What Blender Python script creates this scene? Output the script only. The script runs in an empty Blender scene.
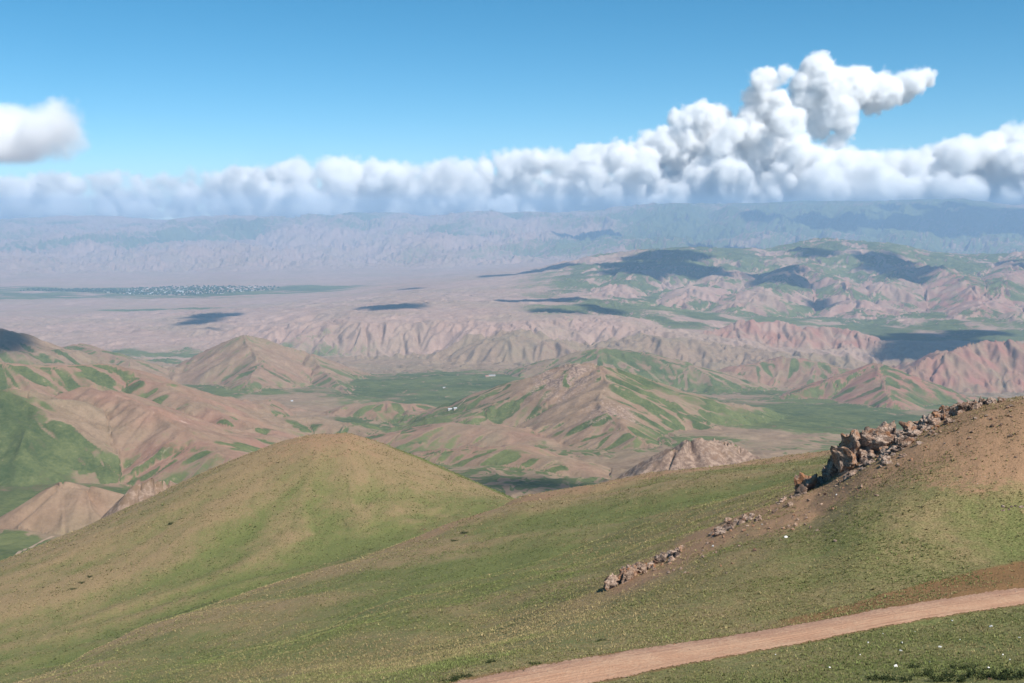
import bpy, bmesh, math, random
import numpy as np
from mathutils import Vector

QUICK = False
scene = bpy.context.scene
COL = scene.collection
F = 1100.0                       # focal length in pixels of a 1024 px wide frame
EYE = 216.0                      # picture row of the eye level
PITCH = math.atan((341.5 - EYE) / F)
CP, SP = math.cos(PITCH), math.sin(PITCH)
SUN_EL = math.radians(50)
SUN_AZ = math.radians(136)       # clockwise from +Y, the way the camera looks
SUN_DIR = np.array([math.sin(SUN_AZ) * math.cos(SUN_EL), math.cos(SUN_AZ) * math.cos(SUN_EL), math.sin(SUN_EL)])


def P(px, py, D):
    """World point at distance D (along the view) seen at a picture position; the camera stands at the origin."""
    px, py, D = np.asarray(px, float), np.asarray(py, float), np.asarray(D, float)
    v = (341.5 - py) / F
    s = D / (CP + v * SP)
    return np.stack([s * (px - 512) / F, D + 0 * s, s * (v * CP - SP)], -1)


# ------------------------------------------------------------------ noise
rs = np.random.RandomState(7)
PERM = rs.permutation(4096).astype(np.int32)
PERM = np.concatenate([PERM, PERM])
GA = rs.rand(4096).astype(np.float32) * 2 * np.pi
GX, GY = np.cos(GA), np.sin(GA)
R1, R2 = rs.rand(4096).astype(np.float32), rs.rand(4096).astype(np.float32)


def hidx(ix, iy):
    return PERM[PERM[ix & 4095] + (iy & 4095)]


def gnoise(x, y):
    fx, fy = np.floor(x), np.floor(y)
    ix, iy = fx.astype(np.int32), fy.astype(np.int32)
    tx, ty = (x - fx).astype(np.float32), (y - fy).astype(np.float32)
    sx, sy = tx * tx * tx * (tx * (tx * 6 - 15) + 10), ty * ty * ty * (ty * (ty * 6 - 15) + 10)

    def g(a, b, dx, dy):
        h = hidx(a, b)
        return GX[h] * dx + GY[h] * dy
    n0 = g(ix, iy, tx, ty) * (1 - sx) + g(ix + 1, iy, tx - 1, ty) * sx
    n1 = g(ix, iy + 1, tx, ty - 1) * (1 - sx) + g(ix + 1, iy + 1, tx - 1, ty - 1) * sx
    return (n0 * (1 - sy) + n1 * sy) * 1.5


def fbm(x, y, octaves=4, gain=0.5):
    o, a = 0, 1.0
    for k in range(octaves):
        o = o + a * gnoise(x * 2.0 ** k + 17.3 * k, y * 2.0 ** k - 9.1 * k)
        a *= gain
    return o


def sstep(a, b, x):
    t = np.clip((x - a) / (b - a), 0, 1)
    return t * t * (3 - 2 * t)


def smax(a, b, k):
    h = np.clip(0.5 + 0.5 * (a - b) / k, 0, 1)
    return b + (a - b) * h + k * h * (1 - h)


def pchip(x, y, q):
    """Monotone cubic through the knots (x, y), evaluated at q, flat outside."""
    x, y = np.asarray(x, float), np.asarray(y, float)
    h = np.diff(x)
    d = np.diff(y) / h
    m = np.zeros_like(y)
    if len(x) == 2:
        m[:] = d[0]
    else:
        w1, w2 = 2 * h[1:] + h[:-1], h[1:] + 2 * h[:-1]
        ok = d[:-1] * d[1:] > 0
        with np.errstate(all='ignore'):
            m[1:-1] = np.where(ok, (w1 + w2) / (w1 / d[:-1] + w2 / d[1:]), 0)
        m[0], m[-1] = d[0], d[-1]
    qq = np.clip(q, x[0], x[-1])
    i = np.clip(np.searchsorted(x, qq) - 1, 0, len(h) - 1)
    t = (qq - x[i]) / h[i]
    return ((1 + 2 * t) * (1 - t) ** 2 * y[i] + t * (1 - t) ** 2 * h[i] * m[i]
            + t * t * (3 - 2 * t) * y[i + 1] + t * t * (t - 1) * h[i] * m[i + 1])


# ------------------------------------------------------------------ lofted ground: lines that run across the country, near to far
AZ = np.radians(np.arange(-44, 44.01, 0.1))


class Loft:
    def __init__(self, lines, attrs, r0, r1, n):
        self.l0, self.l1, self.n = math.log(r0), math.log(r1), n
        LR = np.linspace(self.l0, self.l1, n)
        K = []
        for ln in lines:
            a = np.array(ln, float)
            w = P(a[:, 0], a[:, 1], a[:, 2])
            az, r = np.arctan2(w[:, 0], w[:, 1]), np.hypot(w[:, 0], w[:, 1])
            o = np.argsort(az)
            if len(o) == 1:
                K.append((np.full(AZ.shape, math.log(r[0])), np.full(AZ.shape, w[0, 2] / r[0])))
            else:
                K.append((pchip(az[o], np.log(r[o]), AZ), pchip(az[o], (w[:, 2] / r)[o], AZ)))
        self.q = np.zeros((len(AZ), n), np.float32)
        self.a = np.zeros((len(AZ), n), np.float32)
        kr = np.array([k[0] for k in K])
        kq = np.array([k[1] for k in K])
        self.kr = kr
        for j in range(len(AZ)):
            x = np.maximum.accumulate(kr[:, j] + np.arange(len(K)) * 1e-4)
            self.q[j] = pchip(x, kq[:, j], LR)
            self.a[j] = np.interp(LR, x, attrs)

    def __call__(self, x, y):
        az, r = np.arctan2(x, y), np.maximum(np.hypot(x, y), 0.5)
        u = np.clip((az - AZ[0]) / (AZ[1] - AZ[0]), 0, len(AZ) - 1.001)
        v = np.clip((np.log(r) - self.l0) / (self.l1 - self.l0) * (self.n - 1), 0, self.n - 1.001)
        i, j = u.astype(np.int32), v.astype(np.int32)
        fu, fv = u - i, v - j
        out = []
        for t in (self.q, self.a):
            out.append((t[i, j] * (1 - fu) + t[i + 1, j] * fu) * (1 - fv) + (t[i, j + 1] * (1 - fu) + t[i + 1, j + 1] * fu) * fv)
        return out[0] * r, out[1]


ROAD_N = [(-350, 850, 46), (0, 800, 48), (200, 768, 50), (400, 722, 54.5), (500, 700, 57.5), (600, 681, 60.5), (700, 661, 63.5), (800, 643, 66.8),
          (900, 623, 70.3), (1024, 604, 74), (1124, 592, 76.5), (1400, 570, 80)]
ROAD_F = [(-350, 830, 50), (0, 780, 52.5), (200, 745, 55), (400, 695, 60), (500, 674, 63), (600, 656, 66), (700, 641, 69), (800, 625, 72),
          (900, 606, 75.4), (1024, 588, 79), (1124, 576, 81.5), (1400, 552, 85)]
BANK = [(-350, 815, 53), (0, 765, 56), (200, 732, 58.5), (400, 684, 64), (500, 662, 67), (600, 644, 70.5), (700, 628, 74), (800, 612, 77),
        (850, 602, 79), (900, 588, 82.5), (950, 576, 86), (1024, 560, 90), (1124, 543, 94), (1400, 510, 100)]
CREST_A = [(-350, 850, 66), (0, 760, 66), (200, 715, 75), (320, 683, 84), (400, 661, 92), (480, 639, 101), (560, 607, 110), (605, 589, 115), (640, 571, 118),
           (690, 546, 123), (740, 522, 128), (795, 498, 132), (815, 489, 134), (845, 470, 134), (880, 448, 132), (940, 417, 128), (985, 402, 125), (1024, 395, 122),
           (1124, 384, 120), (1400, 360, 120)]
LINE_B = [(-350, 780, 120), (0, 712, 130), (100, 690, 138), (200, 664, 148), (300, 636, 160), (400, 602, 176), (450, 588, 182), (520, 567, 190), (600, 543, 195),
          (700, 507, 195), (800, 477, 192), (845, 464, 188), (940, 440, 182), (1024, 420, 175), (1124, 408, 165), (1400, 390, 165)]
CREST_C = [(-350, 800, 200), (-100, 730, 220), (0, 690, 240), (50, 672, 250), (120, 640, 268), (200, 608, 285), (295, 577, 300), (370, 553, 312), (420, 537, 320),
           (470, 518, 330), (515, 500, 338), (560, 490, 340), (640, 476, 340), (720, 464, 335), (820, 455, 330), (845, 452, 330), (940, 440, 330), (1024, 430, 330), (1400, 410, 330)]
CREST_D = [(-350, 690, 380), (-100, 598, 410), (0, 562, 420), (50, 541, 430), (100, 519, 440), (150, 497, 445), (200, 473, 450), (250, 453, 455), (290, 440, 458),
           (318, 434, 460), (342, 433, 460), (370, 439, 458), (400, 450, 452), (440, 467, 445), (480, 484, 432), (515, 499, 420), (560, 520, 440), (640, 540, 440),
           (845, 560, 450), (1024, 570, 450), (1400, 590, 450)]


def shift(line, fD, dpy):
    return [(a, b + (dpy(a) if callable(dpy) else dpy), d * fD) for a, b, d in line]


NEAR = Loft([[(512, 700, 0.9)], [(0, 900, 14), (512, 900, 12), (1024, 900, 12)],
             [(-350, 930, 38), (0, 850, 40), (300, 770, 44), (500, 738, 48), (700, 712, 50), (1024, 690, 47), (1400, 670, 48)],
             ROAD_N, ROAD_F, BANK, CREST_A, LINE_B, shift(LINE_B, 1.12, lambda p: 5 + 7 * min(1, max(0, (p - 600) / 300))),
             CREST_C, shift(CREST_C, 1.07, lambda p: 3 + 9 * min(1, max(0, (p - 430) / 120))), CREST_D,
             shift(CREST_D, 1.3, 42), shift(CREST_D, 3.2, 130)],
            [0.8, 0.8, 0.9, 0.85, 0.6, 0.75, 0.42, 0.80, 1.1, 0.22, 1.0, 0.05, 0.5, 0.5], 0.9, 1600, 2600)

CO = Loft([[(0, 610, 640), (512, 600, 640), (1024, 590, 640)],
           [(-350, 560, 1100), (0, 527, 1250), (100, 508, 1450), (200, 483, 1700), (350, 470, 1850), (430, 475, 1700), (512, 495, 1350), (600, 480, 1600), (650, 466, 1700),
            (760, 452, 1900), (850, 440, 2300), (1024, 432, 2600), (1400, 420, 2600)],
           [(-350, 450, 2100), (0, 432, 2300), (200, 420, 2600), (350, 410, 3150), (430, 411, 3250), (500, 406, 3300), (600, 402, 3200), (700, 412, 3000), (800, 410, 3200), (1024, 412, 3400), (1400, 410, 3400)],
           [(-350, 395, 3700), (0, 385, 3800), (200, 386, 3900), (350, 379, 4300), (430, 377, 4300), (500, 375, 4400), (600, 379, 4300), (700, 391, 4200), (850, 393, 4000), (1024, 399, 4100), (1400, 400, 4100)],
           [(-350, 352, 6700), (0, 349, 6700), (120, 347, 6600), (200, 352, 6400), (300, 358, 6100), (420, 362, 5900), (520, 364, 5800), (620, 368, 5700), (700, 376, 5400), (850, 385, 5100), (1024, 392, 4800), (1400, 392, 4800)],
           [(-350, 335, 7600), (0, 332, 7600), (200, 328, 7500), (300, 324, 6900), (400, 321, 6550), (520, 321, 6450), (600, 321, 6450), (700, 326, 6600), (850, 333, 6700), (1024, 335, 6500), (1400, 335, 6500)],
           [(-350, 308, 10200), (0, 307, 10200), (250, 303, 10100), (330, 300, 9600), (450, 295, 9000), (560, 294, 8900), (700, 303, 8800), (850, 309, 8600), (1024, 312, 8300), (1400, 312, 8300)],
           [(-350, 298, 11500), (0, 297, 11500), (160, 295, 11500), (250, 293, 11500), (330, 290, 11600), (420, 283, 11400), (500, 277, 11300), (560, 271, 11400), (620, 258, 11900), (700, 247, 12400), (760, 248, 12500),
            (830, 241, 12500), (880, 244, 12500), (930, 251, 12600), (1024, 257, 12600), (1400, 262, 12600)],
           [(-350, 284, 14000), (0, 284, 14000), (250, 283, 14000), (400, 279, 13800), (500, 272, 13700), (600, 268, 14300), (700, 262, 14600), (830, 262, 15000), (1024, 268, 15000), (1400, 270, 15000)],
           [(-350, 267, 17500), (0, 267, 17500), (300, 268, 17500), (450, 267, 17500), (560, 262, 17500), (700, 256, 18000), (1024, 256, 18500), (1400, 256, 18500)],
           [(-350, 244, 22500), (0, 244, 22500), (300, 245, 22500), (500, 240, 22500), (700, 232, 22500), (900, 229, 23000), (1024, 233, 23000), (1400, 233, 23000)],
           [(-350, 219, 30000), (0, 219, 30000), (150, 218, 30000), (300, 217, 30000), (480, 215, 30000), (600, 211, 30000), (700, 206, 30000), (800, 203, 30000), (880, 199, 30000), (950, 199, 30000), (1024, 206, 30000), (1400, 210, 30000)],
           [(512, 224, 33800)]],
          [1, 1, 1, 0.8, 0.0, 0.0, 0.0, 0.1, 0.1, 0.0, 0.2, 0.8, 0.8], 600, 34500, 3000)


def lr_at(px, py, D):
    w = P(px, py, D)
    return w


# ------------------------------------------------------------------ hill crests: (points, slope, crest roundness, rockiness, redness)
RIDGES = [
    ([(-300, 330, 2300), (-100, 352, 2350), (0, 362, 2400), (50, 366, 2450), (100, 364, 2550), (130, 371, 2700), (190, 391, 2900), (260, 404, 3000), (330, 414, 3050)], .45, 25, .3, .35),
    ([(-250, 368, 1800), (0, 391, 1880), (21, 395, 1900), (53, 399, 1930), (76, 402, 1980)], .40, 30, .0, .0),
    ([(60, 394, 2150), (88, 387, 2080), (120, 398, 2000), (151, 411, 1920), (197, 439, 1800), (242, 458, 1700), (285, 478, 1620)], .40, 16, .35, .55),
    ([(120, 368, 2600), (160, 385, 2450), (211, 410, 2250), (250, 428, 2150), (300, 446, 2000), (360, 470, 1900)], .42, 25, .1, .5),
    ([(180, 430, 2300), (210, 422, 2400), (250, 418, 2450), (300, 417, 2550), (345, 424, 2500), (400, 440, 2400)], .32, 40, 0, .1),
    ([(-200, 290, 3600), (-40, 318, 3600), (0, 331, 3650), (30, 343, 3700), (55, 352, 3800), (95, 360, 4000)], .45, 20, .2, .1),
    ([(50, 354, 4300), (75, 344, 4400), (98, 351, 4300), (130, 360, 4200)], .4, 30, .1, .2),
    ([(150, 378, 4200), (190, 364, 4350), (215, 350, 4350), (243, 335, 4350), (258, 338, 4380), (285, 347, 4400), (310, 354, 4400), (345, 372, 4350), (385, 384, 4250), (410, 390, 4150)], .48, 10, .25, .15),
    ([(243, 335, 4350), (253, 350, 4150), (262, 363, 4000), (245, 385, 3700), (275, 402, 3450)], .46, 12, .1, .25),
    ([(310, 354, 4400), (325, 372, 4150), (345, 388, 3800), (352, 398, 3600)], .46, 12, .1, .1),
    ([(335, 413, 2950), (362, 404, 3000), (385, 402, 3000), (410, 404, 3000), (435, 414, 2950), (450, 421, 2900)], .3, 25, 0, .5),
    ([(450, 426, 2450), (500, 404, 2600), (530, 390, 2650), (560, 372, 2700), (575, 364, 2700), (592, 363, 2700), (610, 367, 2720), (650, 380, 2750), (700, 402, 2750), (750, 420, 2700), (800, 436, 2650), (850, 452, 2600)], .36, 10, .35, .1),
    ([(600, 365, 2700), (606, 384, 2500), (598, 403, 2330), (622, 425, 2150), (655, 450, 2000)], .42, 12, .3, .2),
    ([(330, 446, 2300), (400, 433, 2300), (450, 424, 2300), (500, 428, 2250), (545, 446, 2100), (590, 474, 1900)], .30, 40, 0, .45),
    ([(380, 462, 1900), (450, 450, 1900), (505, 447, 1850), (560, 460, 1750), (625, 488, 1600)], .33, 30, 0, .35),
    ([(664, 462, 1110), (676, 449, 1110), (690, 441, 1115), (712, 440, 1125), (735, 447, 1140), (748, 458, 1150)], .75, 6, 1, .3),
    ([(520, 374, 4600), (560, 358, 4500), (600, 348, 4400), (640, 352, 4400), (690, 366, 4300), (735, 384, 4200), (790, 399, 4000)], .33, 40, 0, .1),
    ([(780, 399, 3700), (830, 380, 3800), (878, 364, 3850), (915, 385, 3800), (955, 404, 3700), (1000, 418, 3600)], .42, 16, .1, 1),
    ([(878, 364, 3850), (884, 385, 3600), (892, 402, 3400)], .42, 20, 0, .8),
    ([(660, 396, 4500), (700, 381, 4650), (740, 366, 4700), (785, 357, 4750), (815, 361, 4700), (850, 371, 4600), (890, 388, 4500)], .38, 20, .1, .6),
    ([(630, 380, 5900), (668, 346, 6300), (700, 334, 6350), (735, 322, 6400), (778, 322, 6400), (802, 330, 6300), (828, 326, 6400), (852, 331, 6300), (885, 347, 6100), (925, 368, 5800)], .46, 14, .1, .8),
    ([(890, 389, 4800), (915, 369, 5000), (945, 353, 5100), (975, 344, 5200), (1005, 342, 5200), (1060, 345, 5200), (1200, 350, 5200)], .46, 14, .1, .9),
    ([(860, 342, 6900), (900, 338, 7000), (950, 332, 7200), (1024, 318, 7300), (1150, 310, 7300)], .32, 40, 0, .1),
    ([(545, 271, 11700), (600, 260, 12000), (650, 252, 12200), (700, 246, 12300), (760, 249, 12400), (830, 239, 12500), (880, 243, 12400), (930, 250, 12300), (1024, 254, 12000), (1250, 256, 12000)], .20, 160, 0, .1),
    ([(690, 248, 12200), (662, 261, 11200), (642, 271, 10300), (622, 282, 9500), (606, 294, 8800)], .27, 50, 0, .2),
    ([(760, 250, 12300), (738, 264, 11000), (722, 275, 10000), (700, 288, 9100), (676, 303, 8300)], .27, 50, 0, .3),
    ([(730, 270, 10400), (770, 282, 9600), (800, 296, 8800)], .30, 40, 0, .4),
    ([(830, 240, 12400), (814, 255, 11200), (796, 268, 10100), (778, 282, 9200), (752, 298, 8300), (735, 312, 7700)], .28, 50, 0, .35),
    ([(800, 266, 10200), (838, 280, 9300), (858, 298, 8300)], .32, 35, 0, .5),
    ([(930, 250, 12200), (910, 263, 10900), (892, 278, 9700), (878, 293, 8800), (862, 310, 7900)], .28, 50, 0, .5),
    ([(905, 262, 10900), (940, 270, 10000), (965, 284, 9100), (985, 302, 8200)], .32, 40, 0, .8),
    ([(1024, 255, 11900), (1012, 272, 10000), (1003, 288, 8900), (985, 306, 8000), (960, 322, 7400)], .30, 45, 0, .6),
    ([(1120, 260, 11000), (1080, 280, 9600), (1055, 300, 8200)], .28, 60, 0, .5),
    ([(0, 527, 1370), (30, 508, 1310), (62, 487, 1280), (85, 489, 1280), (110, 504, 1300), (138, 520, 1330)], .5, 6, .25, .2),
    ([(132, 499, 700), (143, 486, 700), (155, 480, 702), (166, 482, 705), (174, 489, 708)], 1.1, 4, .95, .0),
]
RID = []
for pts, s, w, rock, red in RIDGES:
    a = np.array(pts, float)
    p = P(a[:, 0], a[:, 1], a[:, 2])
    RID.append((p, s, w, rock, red))


def ridge_layer(x, y, base):
    """Union of all the hill crests over the country's base height; also how rocky and how red the soil is."""
    H = base.copy()
    rock = np.zeros_like(H)
    red = np.zeros_like(H)
    wob = 1 + 0.22 * fbm(x / 260.0, y / 260.0, 3) * (1 - sstep(6500, 8000, np.hypot(x, y))) + .2 * fbm(x / 1100.0, y / 1100.0, 2) * sstep(6500, 8000, np.hypot(x, y))
    for p, s, w, rk, rd in RID:
        reach = (p[:, 2].max() + 900) / s * 0.5 + 300
        m = (x > p[:, 0].min() - reach) & (x < p[:, 0].max() + reach) & (y > p[:, 1].min() - reach) & (y < p[:, 1].max() + reach)
        if not m.any():
            continue
        xs, ys = x[m], y[m]
        best = np.full(xs.shape, -1e9)
        for i in range(len(p) - 1):
            a, b = p[i], p[i + 1]
            dx, dy = b[0] - a[0], b[1] - a[1]
            L2 = dx * dx + dy * dy
            t = np.clip(((xs - a[0]) * dx + (ys - a[1]) * dy) / L2, 0, 1)
            d = np.hypot(xs - a[0] - t * dx, ys - a[1] - t * dy)
            best = np.maximum(best, a[2] + t * (b[2] - a[2]) - s * wob[m] * (np.sqrt(d * d + w * w) - w))
        k = 14.0 if 7 < w < 55 else 4.0 if w < 55 else 45.0
        h0 = H[m]
        won = sstep(-k, k, best - h0)
        H[m] = smax(best, h0, k) - 0.25 * k * (1 - np.abs(won * 2 - 1))
        rock[m] = rock[m] * (1 - won) + rk * won
        red[m] = red[m] * (1 - won) + rd * won
    return H, rock, red


# ------------------------------------------------------------------ gullies that follow the fall line
def gullies(x, y, gx, gy, lam, seed, cyc=1.0):
    px, py = x / (lam * cyc) + seed * 3.7, y / (lam * cyc) - seed * 5.1
    ix, iy = np.floor(px).astype(np.int32), np.floor(py).astype(np.int32)
    fx, fy = (px - ix).astype(np.float32), (py - iy).astype(np.float32)
    g = np.hypot(gx, gy) + 1e-6
    tx, ty = (-gy / g).astype(np.float32), (gx / g).astype(np.float32)
    C = np.zeros(fx.shape, np.float32)
    S = np.zeros_like(C)
    W = np.zeros_like(C)
    for a in (-1, 0, 1):
        for b in (-1, 0, 1):
            h = hidx(ix + a, iy + b)
            dx, dy = fx - a - R1[h], fy - b - R2[h]
            w = np.exp(-2.2 * (dx * dx + dy * dy))
            ph = (dx * tx + dy * ty) * (6.2832 * cyc) + R1[(h * 7 + 13) & 4095] * 6.2832 * (cyc > 1)
            C += w * np.cos(ph)
            S += w * np.sin(ph)
            W += w
    M = np.maximum(np.sqrt(C * C + S * S), 0.28 * W)
    return C / M, S / M, tx, ty


def erode(x, y, gx, gy, amp, lam, octaves, cell, seed, cyc=1.0):
    """Height change of branching gullies (negative in the gullies); amp metres at wavelength lam, halved with every octave."""
    dh = np.zeros(x.shape, np.float32)
    gx, gy = gx.astype(np.float32), gy.astype(np.float32)
    gul = np.zeros_like(dh)
    for k in range(octaves):
        l = lam / 2.0 ** k
        C, S, tx, ty = gullies(x, y, gx, gy, l, seed + k, cyc if k == 0 else 1.0)
        sl = np.clip(np.hypot(gx, gy) / 0.38, 0, 1.0)
        A = amp / 1.9 ** k * sl * np.clip(l / (3.0 * cell) - 0.5, 0, 1)
        v = 1 - np.sqrt(np.clip(0.5 - 0.5 * C, 0, 1) + 0.01)      # sharp crests, round gullies turned round
        dh += A * (0.6 * C + 0.8 * v - 0.4)
        gul += A * C / (1.5 ** k) if k < 3 else 0
        f = A * 6.2832 / l * 0.8
        gx = gx - f * S * tx
        gy = gy - f * S * ty
    return dh, gul


# ------------------------------------------------------------------ one ground sheet in three pieces, finer near the camera
OX, OY = 0.0, -25.0
STEP = math.radians(0.055 if not QUICK else 0.12)
TH = np.arange(math.radians(-35), math.radians(35) + STEP / 2, STEP)


def rows(edges):
    out = []
    for r0, r1, d in edges:
        d = d * (1 if not QUICK else 2.2)
        n = max(2, int(math.log(r1 / r0) / d))
        out.append(np.exp(np.linspace(math.log(r0), math.log(r1), n, endpoint=False)))
    return np.concatenate(out)


RR = np.concatenate([rows([(14, 55, .02), (55, 600, .0042), (600, 1100, .006), (1100, 5200, .0026), (5200, 13500, .0021), (13500, 31000, .0042), (31000, 34000, .02)]), [34000.0]])
T, R = np.meshgrid(TH, RR)
X, Y = OX + R * np.sin(T), OY + R * np.cos(T)
X = X.astype(np.float64)
NR, NT = X.shape
I_NEAR = int(np.searchsorted(RR, 640))
I_FAR = int(np.searchsorted(RR, 6200))


def near_detail(x, y):
    rc = np.hypot(x, y)
    d = 0.9 * fbm(x / 38.0, y / 38.0, 3) + 0.16 * fbm(x / 5.0, y / 5.0, 3)
    return d * sstep(30, 140, rc) + 0.05 * fbm(x / 1.7, y / 1.7, 2)


def road_mask(x, y):
    """1 on the dirt road, falling to 0 over two metres, and how far across it a point lies."""
    az, r = np.arctan2(x, y), np.hypot(x, y)
    lr = np.log(np.maximum(r, 1))
    a, b = np.interp(az, AZ, NEAR.kr[3]), np.interp(az, AZ, NEAR.kr[4])
    u = (lr - a) / (b - a)
    return u


def near_height(x, y):
    z, a = NEAR(x, y)
    u = road_mask(x, y)
    onroad = sstep(-.35, 0, u) * (1 - sstep(1, 1.35, u))
    z = z + near_detail(x, y) * (1 - onroad)
    return z, a, u


print('building terrain', X.shape)

Z = np.zeros_like(X)
ATT = np.zeros(X.shape + (4,), np.float32)

# near ground
sl = slice(0, I_NEAR + 1)
zc0, ca0 = CO(X, Y)
sel = RR < 1500
zn, an, un = near_height(X[sel], Y[sel])

# soft gullies down the flanks of the near hills
def near_folds():
    zs = NEAR(X[sel], Y[sel])[0]
    r_ = RR[:zs.shape[0]]
    dr = np.gradient(zs, r_, axis=0)
    dt = np.gradient(zs, TH, axis=1) / r_[:, None]
    s_, c_ = np.sin(TH)[None], np.cos(TH)[None]
    gx_, gy_ = dr * s_ + dt * c_, dr * c_ - dt * s_
    xx, yy = X[sel], Y[sel]
    rr_ = np.hypot(xx, yy)
    cl = np.full(xx.shape, .25)
    d, g = erode(xx + 5 * fbm(xx / 30., yy / 30., 2), yy, gx_ * 1.5, gy_ * 1.5, .7, 40., 1, cl, 91, 2.6)
    d2_, g2_ = erode(xx, yy, gx_ * 1.5, gy_ * 1.5, .12, 13., 1, cl, 95, 2.6)
    kc = np.interp(np.arctan2(xx, yy), AZ, NEAR.kr[11])
    far_ = sstep(150, 230, rr_) * (1 - .85 * sstep(-.22, -.06, np.log(rr_) - kc))
    nr_ = sstep(85, 130, rr_) * (1 - .3 * far_)
    return d * far_ + d2_ * nr_, np.clip(g / .7, -1, 1) * far_ + .5 * np.clip(g2_ / .12, -1, 1) * nr_


fd, fg = near_folds()
zn = zn + fd
an = np.clip(an - .22 * fg, 0, 1.2)

# hills and plains
m0 = int(np.searchsorted(RR, 560))
xs, ys = X[m0:], Y[m0:]
rc = np.hypot(xs, ys)
wq = sstep(4600, 5600, rc) * (1 - sstep(7600, 9500, rc))
wx, wy = 260 * fbm(xs / 900. + 2, ys / 900., 3), 300 * fbm(xs / 800. - 6, ys / 800. + 5, 3)
base = zc0[m0:].copy()
kk = (RR[m0:] > 4400) & (RR[m0:] < 9800)
base[kk] = CO(xs[kk] + (wx * wq)[kk], ys[kk] + (wy * wq)[kk])[0]
base = base + 5 * fbm(xs / 300., ys / 300., 3) * sstep(600, 1200, rc)
hill = np.zeros_like(base)
mm = RR[m0:] < 15500
H, rock, red = base.copy(), np.zeros_like(base), np.zeros_like(base)
H[mm], rock[mm], red[mm] = ridge_layer(xs[mm], ys[mm], base[mm])
above = H - base


def grad(Zg, i0):
    """Slope of a height grid in world axes."""
    r, t = RR[i0:i0 + Zg.shape[0]], TH
    dr = np.gradient(Zg, r, axis=0)
    dt = np.gradient(Zg, t, axis=1) / r[:, None]
    s, c = np.sin(t)[None], np.cos(t)[None]
    return dr * s + dt * c, dr * c - dt * s


def zone(px, py, D, rx, ry):
    """Soft elliptical patch of country round a point, rx across and ry deep in metres."""
    w = P(px, py, D)
    return np.exp(-(((xs - w[0]) / rx) ** 2 + ((ys - w[1]) / ry) ** 2))


# roll the far country first: rounded spurs below the size of the loft
far_rough = sstep(6300, 7600, rc)
px_of = 512 + F * xs / np.maximum(ys, 1)
right = sstep(430, 640, px_of)
plain = sstep(7300, 7900, rc) * (1 - sstep(15500, 18500, rc)) * (1 - right)
mount = sstep(17000, 20500, rc)
plateau = right * sstep(6300, 7100, rc) * (1 - sstep(14000, 15500, rc))
band = plateau * 1.0
H = H + plateau * (38 * fbm(xs / 1500. + 3, ys / 1300., 3)) + mount * (150 * fbm(xs / 2600. + 9, ys / 3600. + 4, 4) - 170 * np.abs(fbm(xs / 3800. + 2, ys / 5200. + 1, 3)) + 60) * (1 - .35 * sstep(27500, 30000, rc)) \
    + plain * 9 * fbm(xs / 700., ys / 700., 4)
H = H + 22 * fbm(xs / 900. + 5, ys / 900., 3) * sstep(6000, 7000, rc) * (1 - plain) * (1 - mount)
gx, gy = grad(H, m0)
cell = (RR[m0:] * 0.0012)[:, None]
amp = np.where(rc < 5300, 9.0, 0)
# mid hills
dh, gul = np.zeros(H.shape, np.float32), np.zeros(H.shape, np.float32)
k1 = RR[m0:] < 5600
k1n = k1.sum()
d1, g1 = erode(xs[:k1n], ys[:k1n], gx[:k1n], gy[:k1n], 5.0, 150., 3, cell[:k1n], 1, 1.8)
fade = 1 - sstep(5100, 5600, rc[:k1n])
dh[:k1n] += d1 * fade
gul[:k1n] += g1 / 5.5 * fade
k2 = int(np.searchsorted(RR[m0:], 4500))
k3 = int(np.searchsorted(RR[m0:], 17000))
x2, y2 = xs[k2:k3], ys[k2:k3]
d2, g2 = erode(x2, y2, gx[k2:k3] * 1.6, gy[k2:k3] * 1.6, 13.0, 260., 1, cell[k2:k3], 11, 1.5)
d6, g6 = erode(x2, y2, gx[k2:k3] * 1.8, gy[k2:k3] * 1.8, 9.5, 100., 2, cell[k2:k3] * .7, 12, 2.6)
d2, g2 = d2 + d6, g2 + g6
d5, g5 = erode(x2, y2, gx[k2:k3] * 1.7, gy[k2:k3] * 1.5, 22.0, 380., 4, cell[k2:k3], 31, 1.8)
wp = sstep(6900, 8000, rc[k2:k3])
A2 = sstep(4600, 5400, rc[k2:k3]) * (1 - .9 * plain[k2:k3]) * (1 - sstep(15000, 17000, rc[k2:k3])) * (1 - .6 * sstep(600, 680, px_of[k2:k3]) * sstep(6450, 6800, rc[k2:k3]) * (1 - sstep(7400, 8300, rc[k2:k3])))
dh[k2:k3] += (d2 * (1 - wp) + d5 * wp) * A2
gul[k2:k3] += (g2 / 17. * (1 - wp) + g5 / 22. * wp) * A2
# low badlands of the plain, left
d4, g4 = erode(x2, y2, gx[k2:k3] * 5 + .06, gy[k2:k3] * 5 - .2, 8.0, 260., 3, cell[k2:k3], 17)
A4 = plain[k2:k3] * (1 - sstep(9300, 10500, rc[k2:k3]))
dh[k2:k3] += d4 * A4
gul[k2:k3] += g4 / 14. * A4
k4 = int(np.searchsorted(RR[m0:], 15500))
gB = grad(base[k4:], m0 + k4)
d3, g3 = erode(xs[k4:] + 500 * fbm(xs[k4:] / 3000., ys[k4:] / 3000., 2), ys[k4:], gB[0] * 3 + gx[k4:] * .35 + .02, gB[1] * 3 + .12, 75.0, 1300., 4, cell[k4:], 21)
A3 = sstep(16500, 19500, rc[k4:]) * (1 - .5 * sstep(28000, 30500, rc[k4:]))
dh[k4:] += d3 * A3
gul[k4:] += g3 / 75. * A3
Hf = H + dh
gx, gy = grad(Hf, m0)
slope = np.hypot(gx, gy)
rock = np.maximum(rock, 0)
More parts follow.
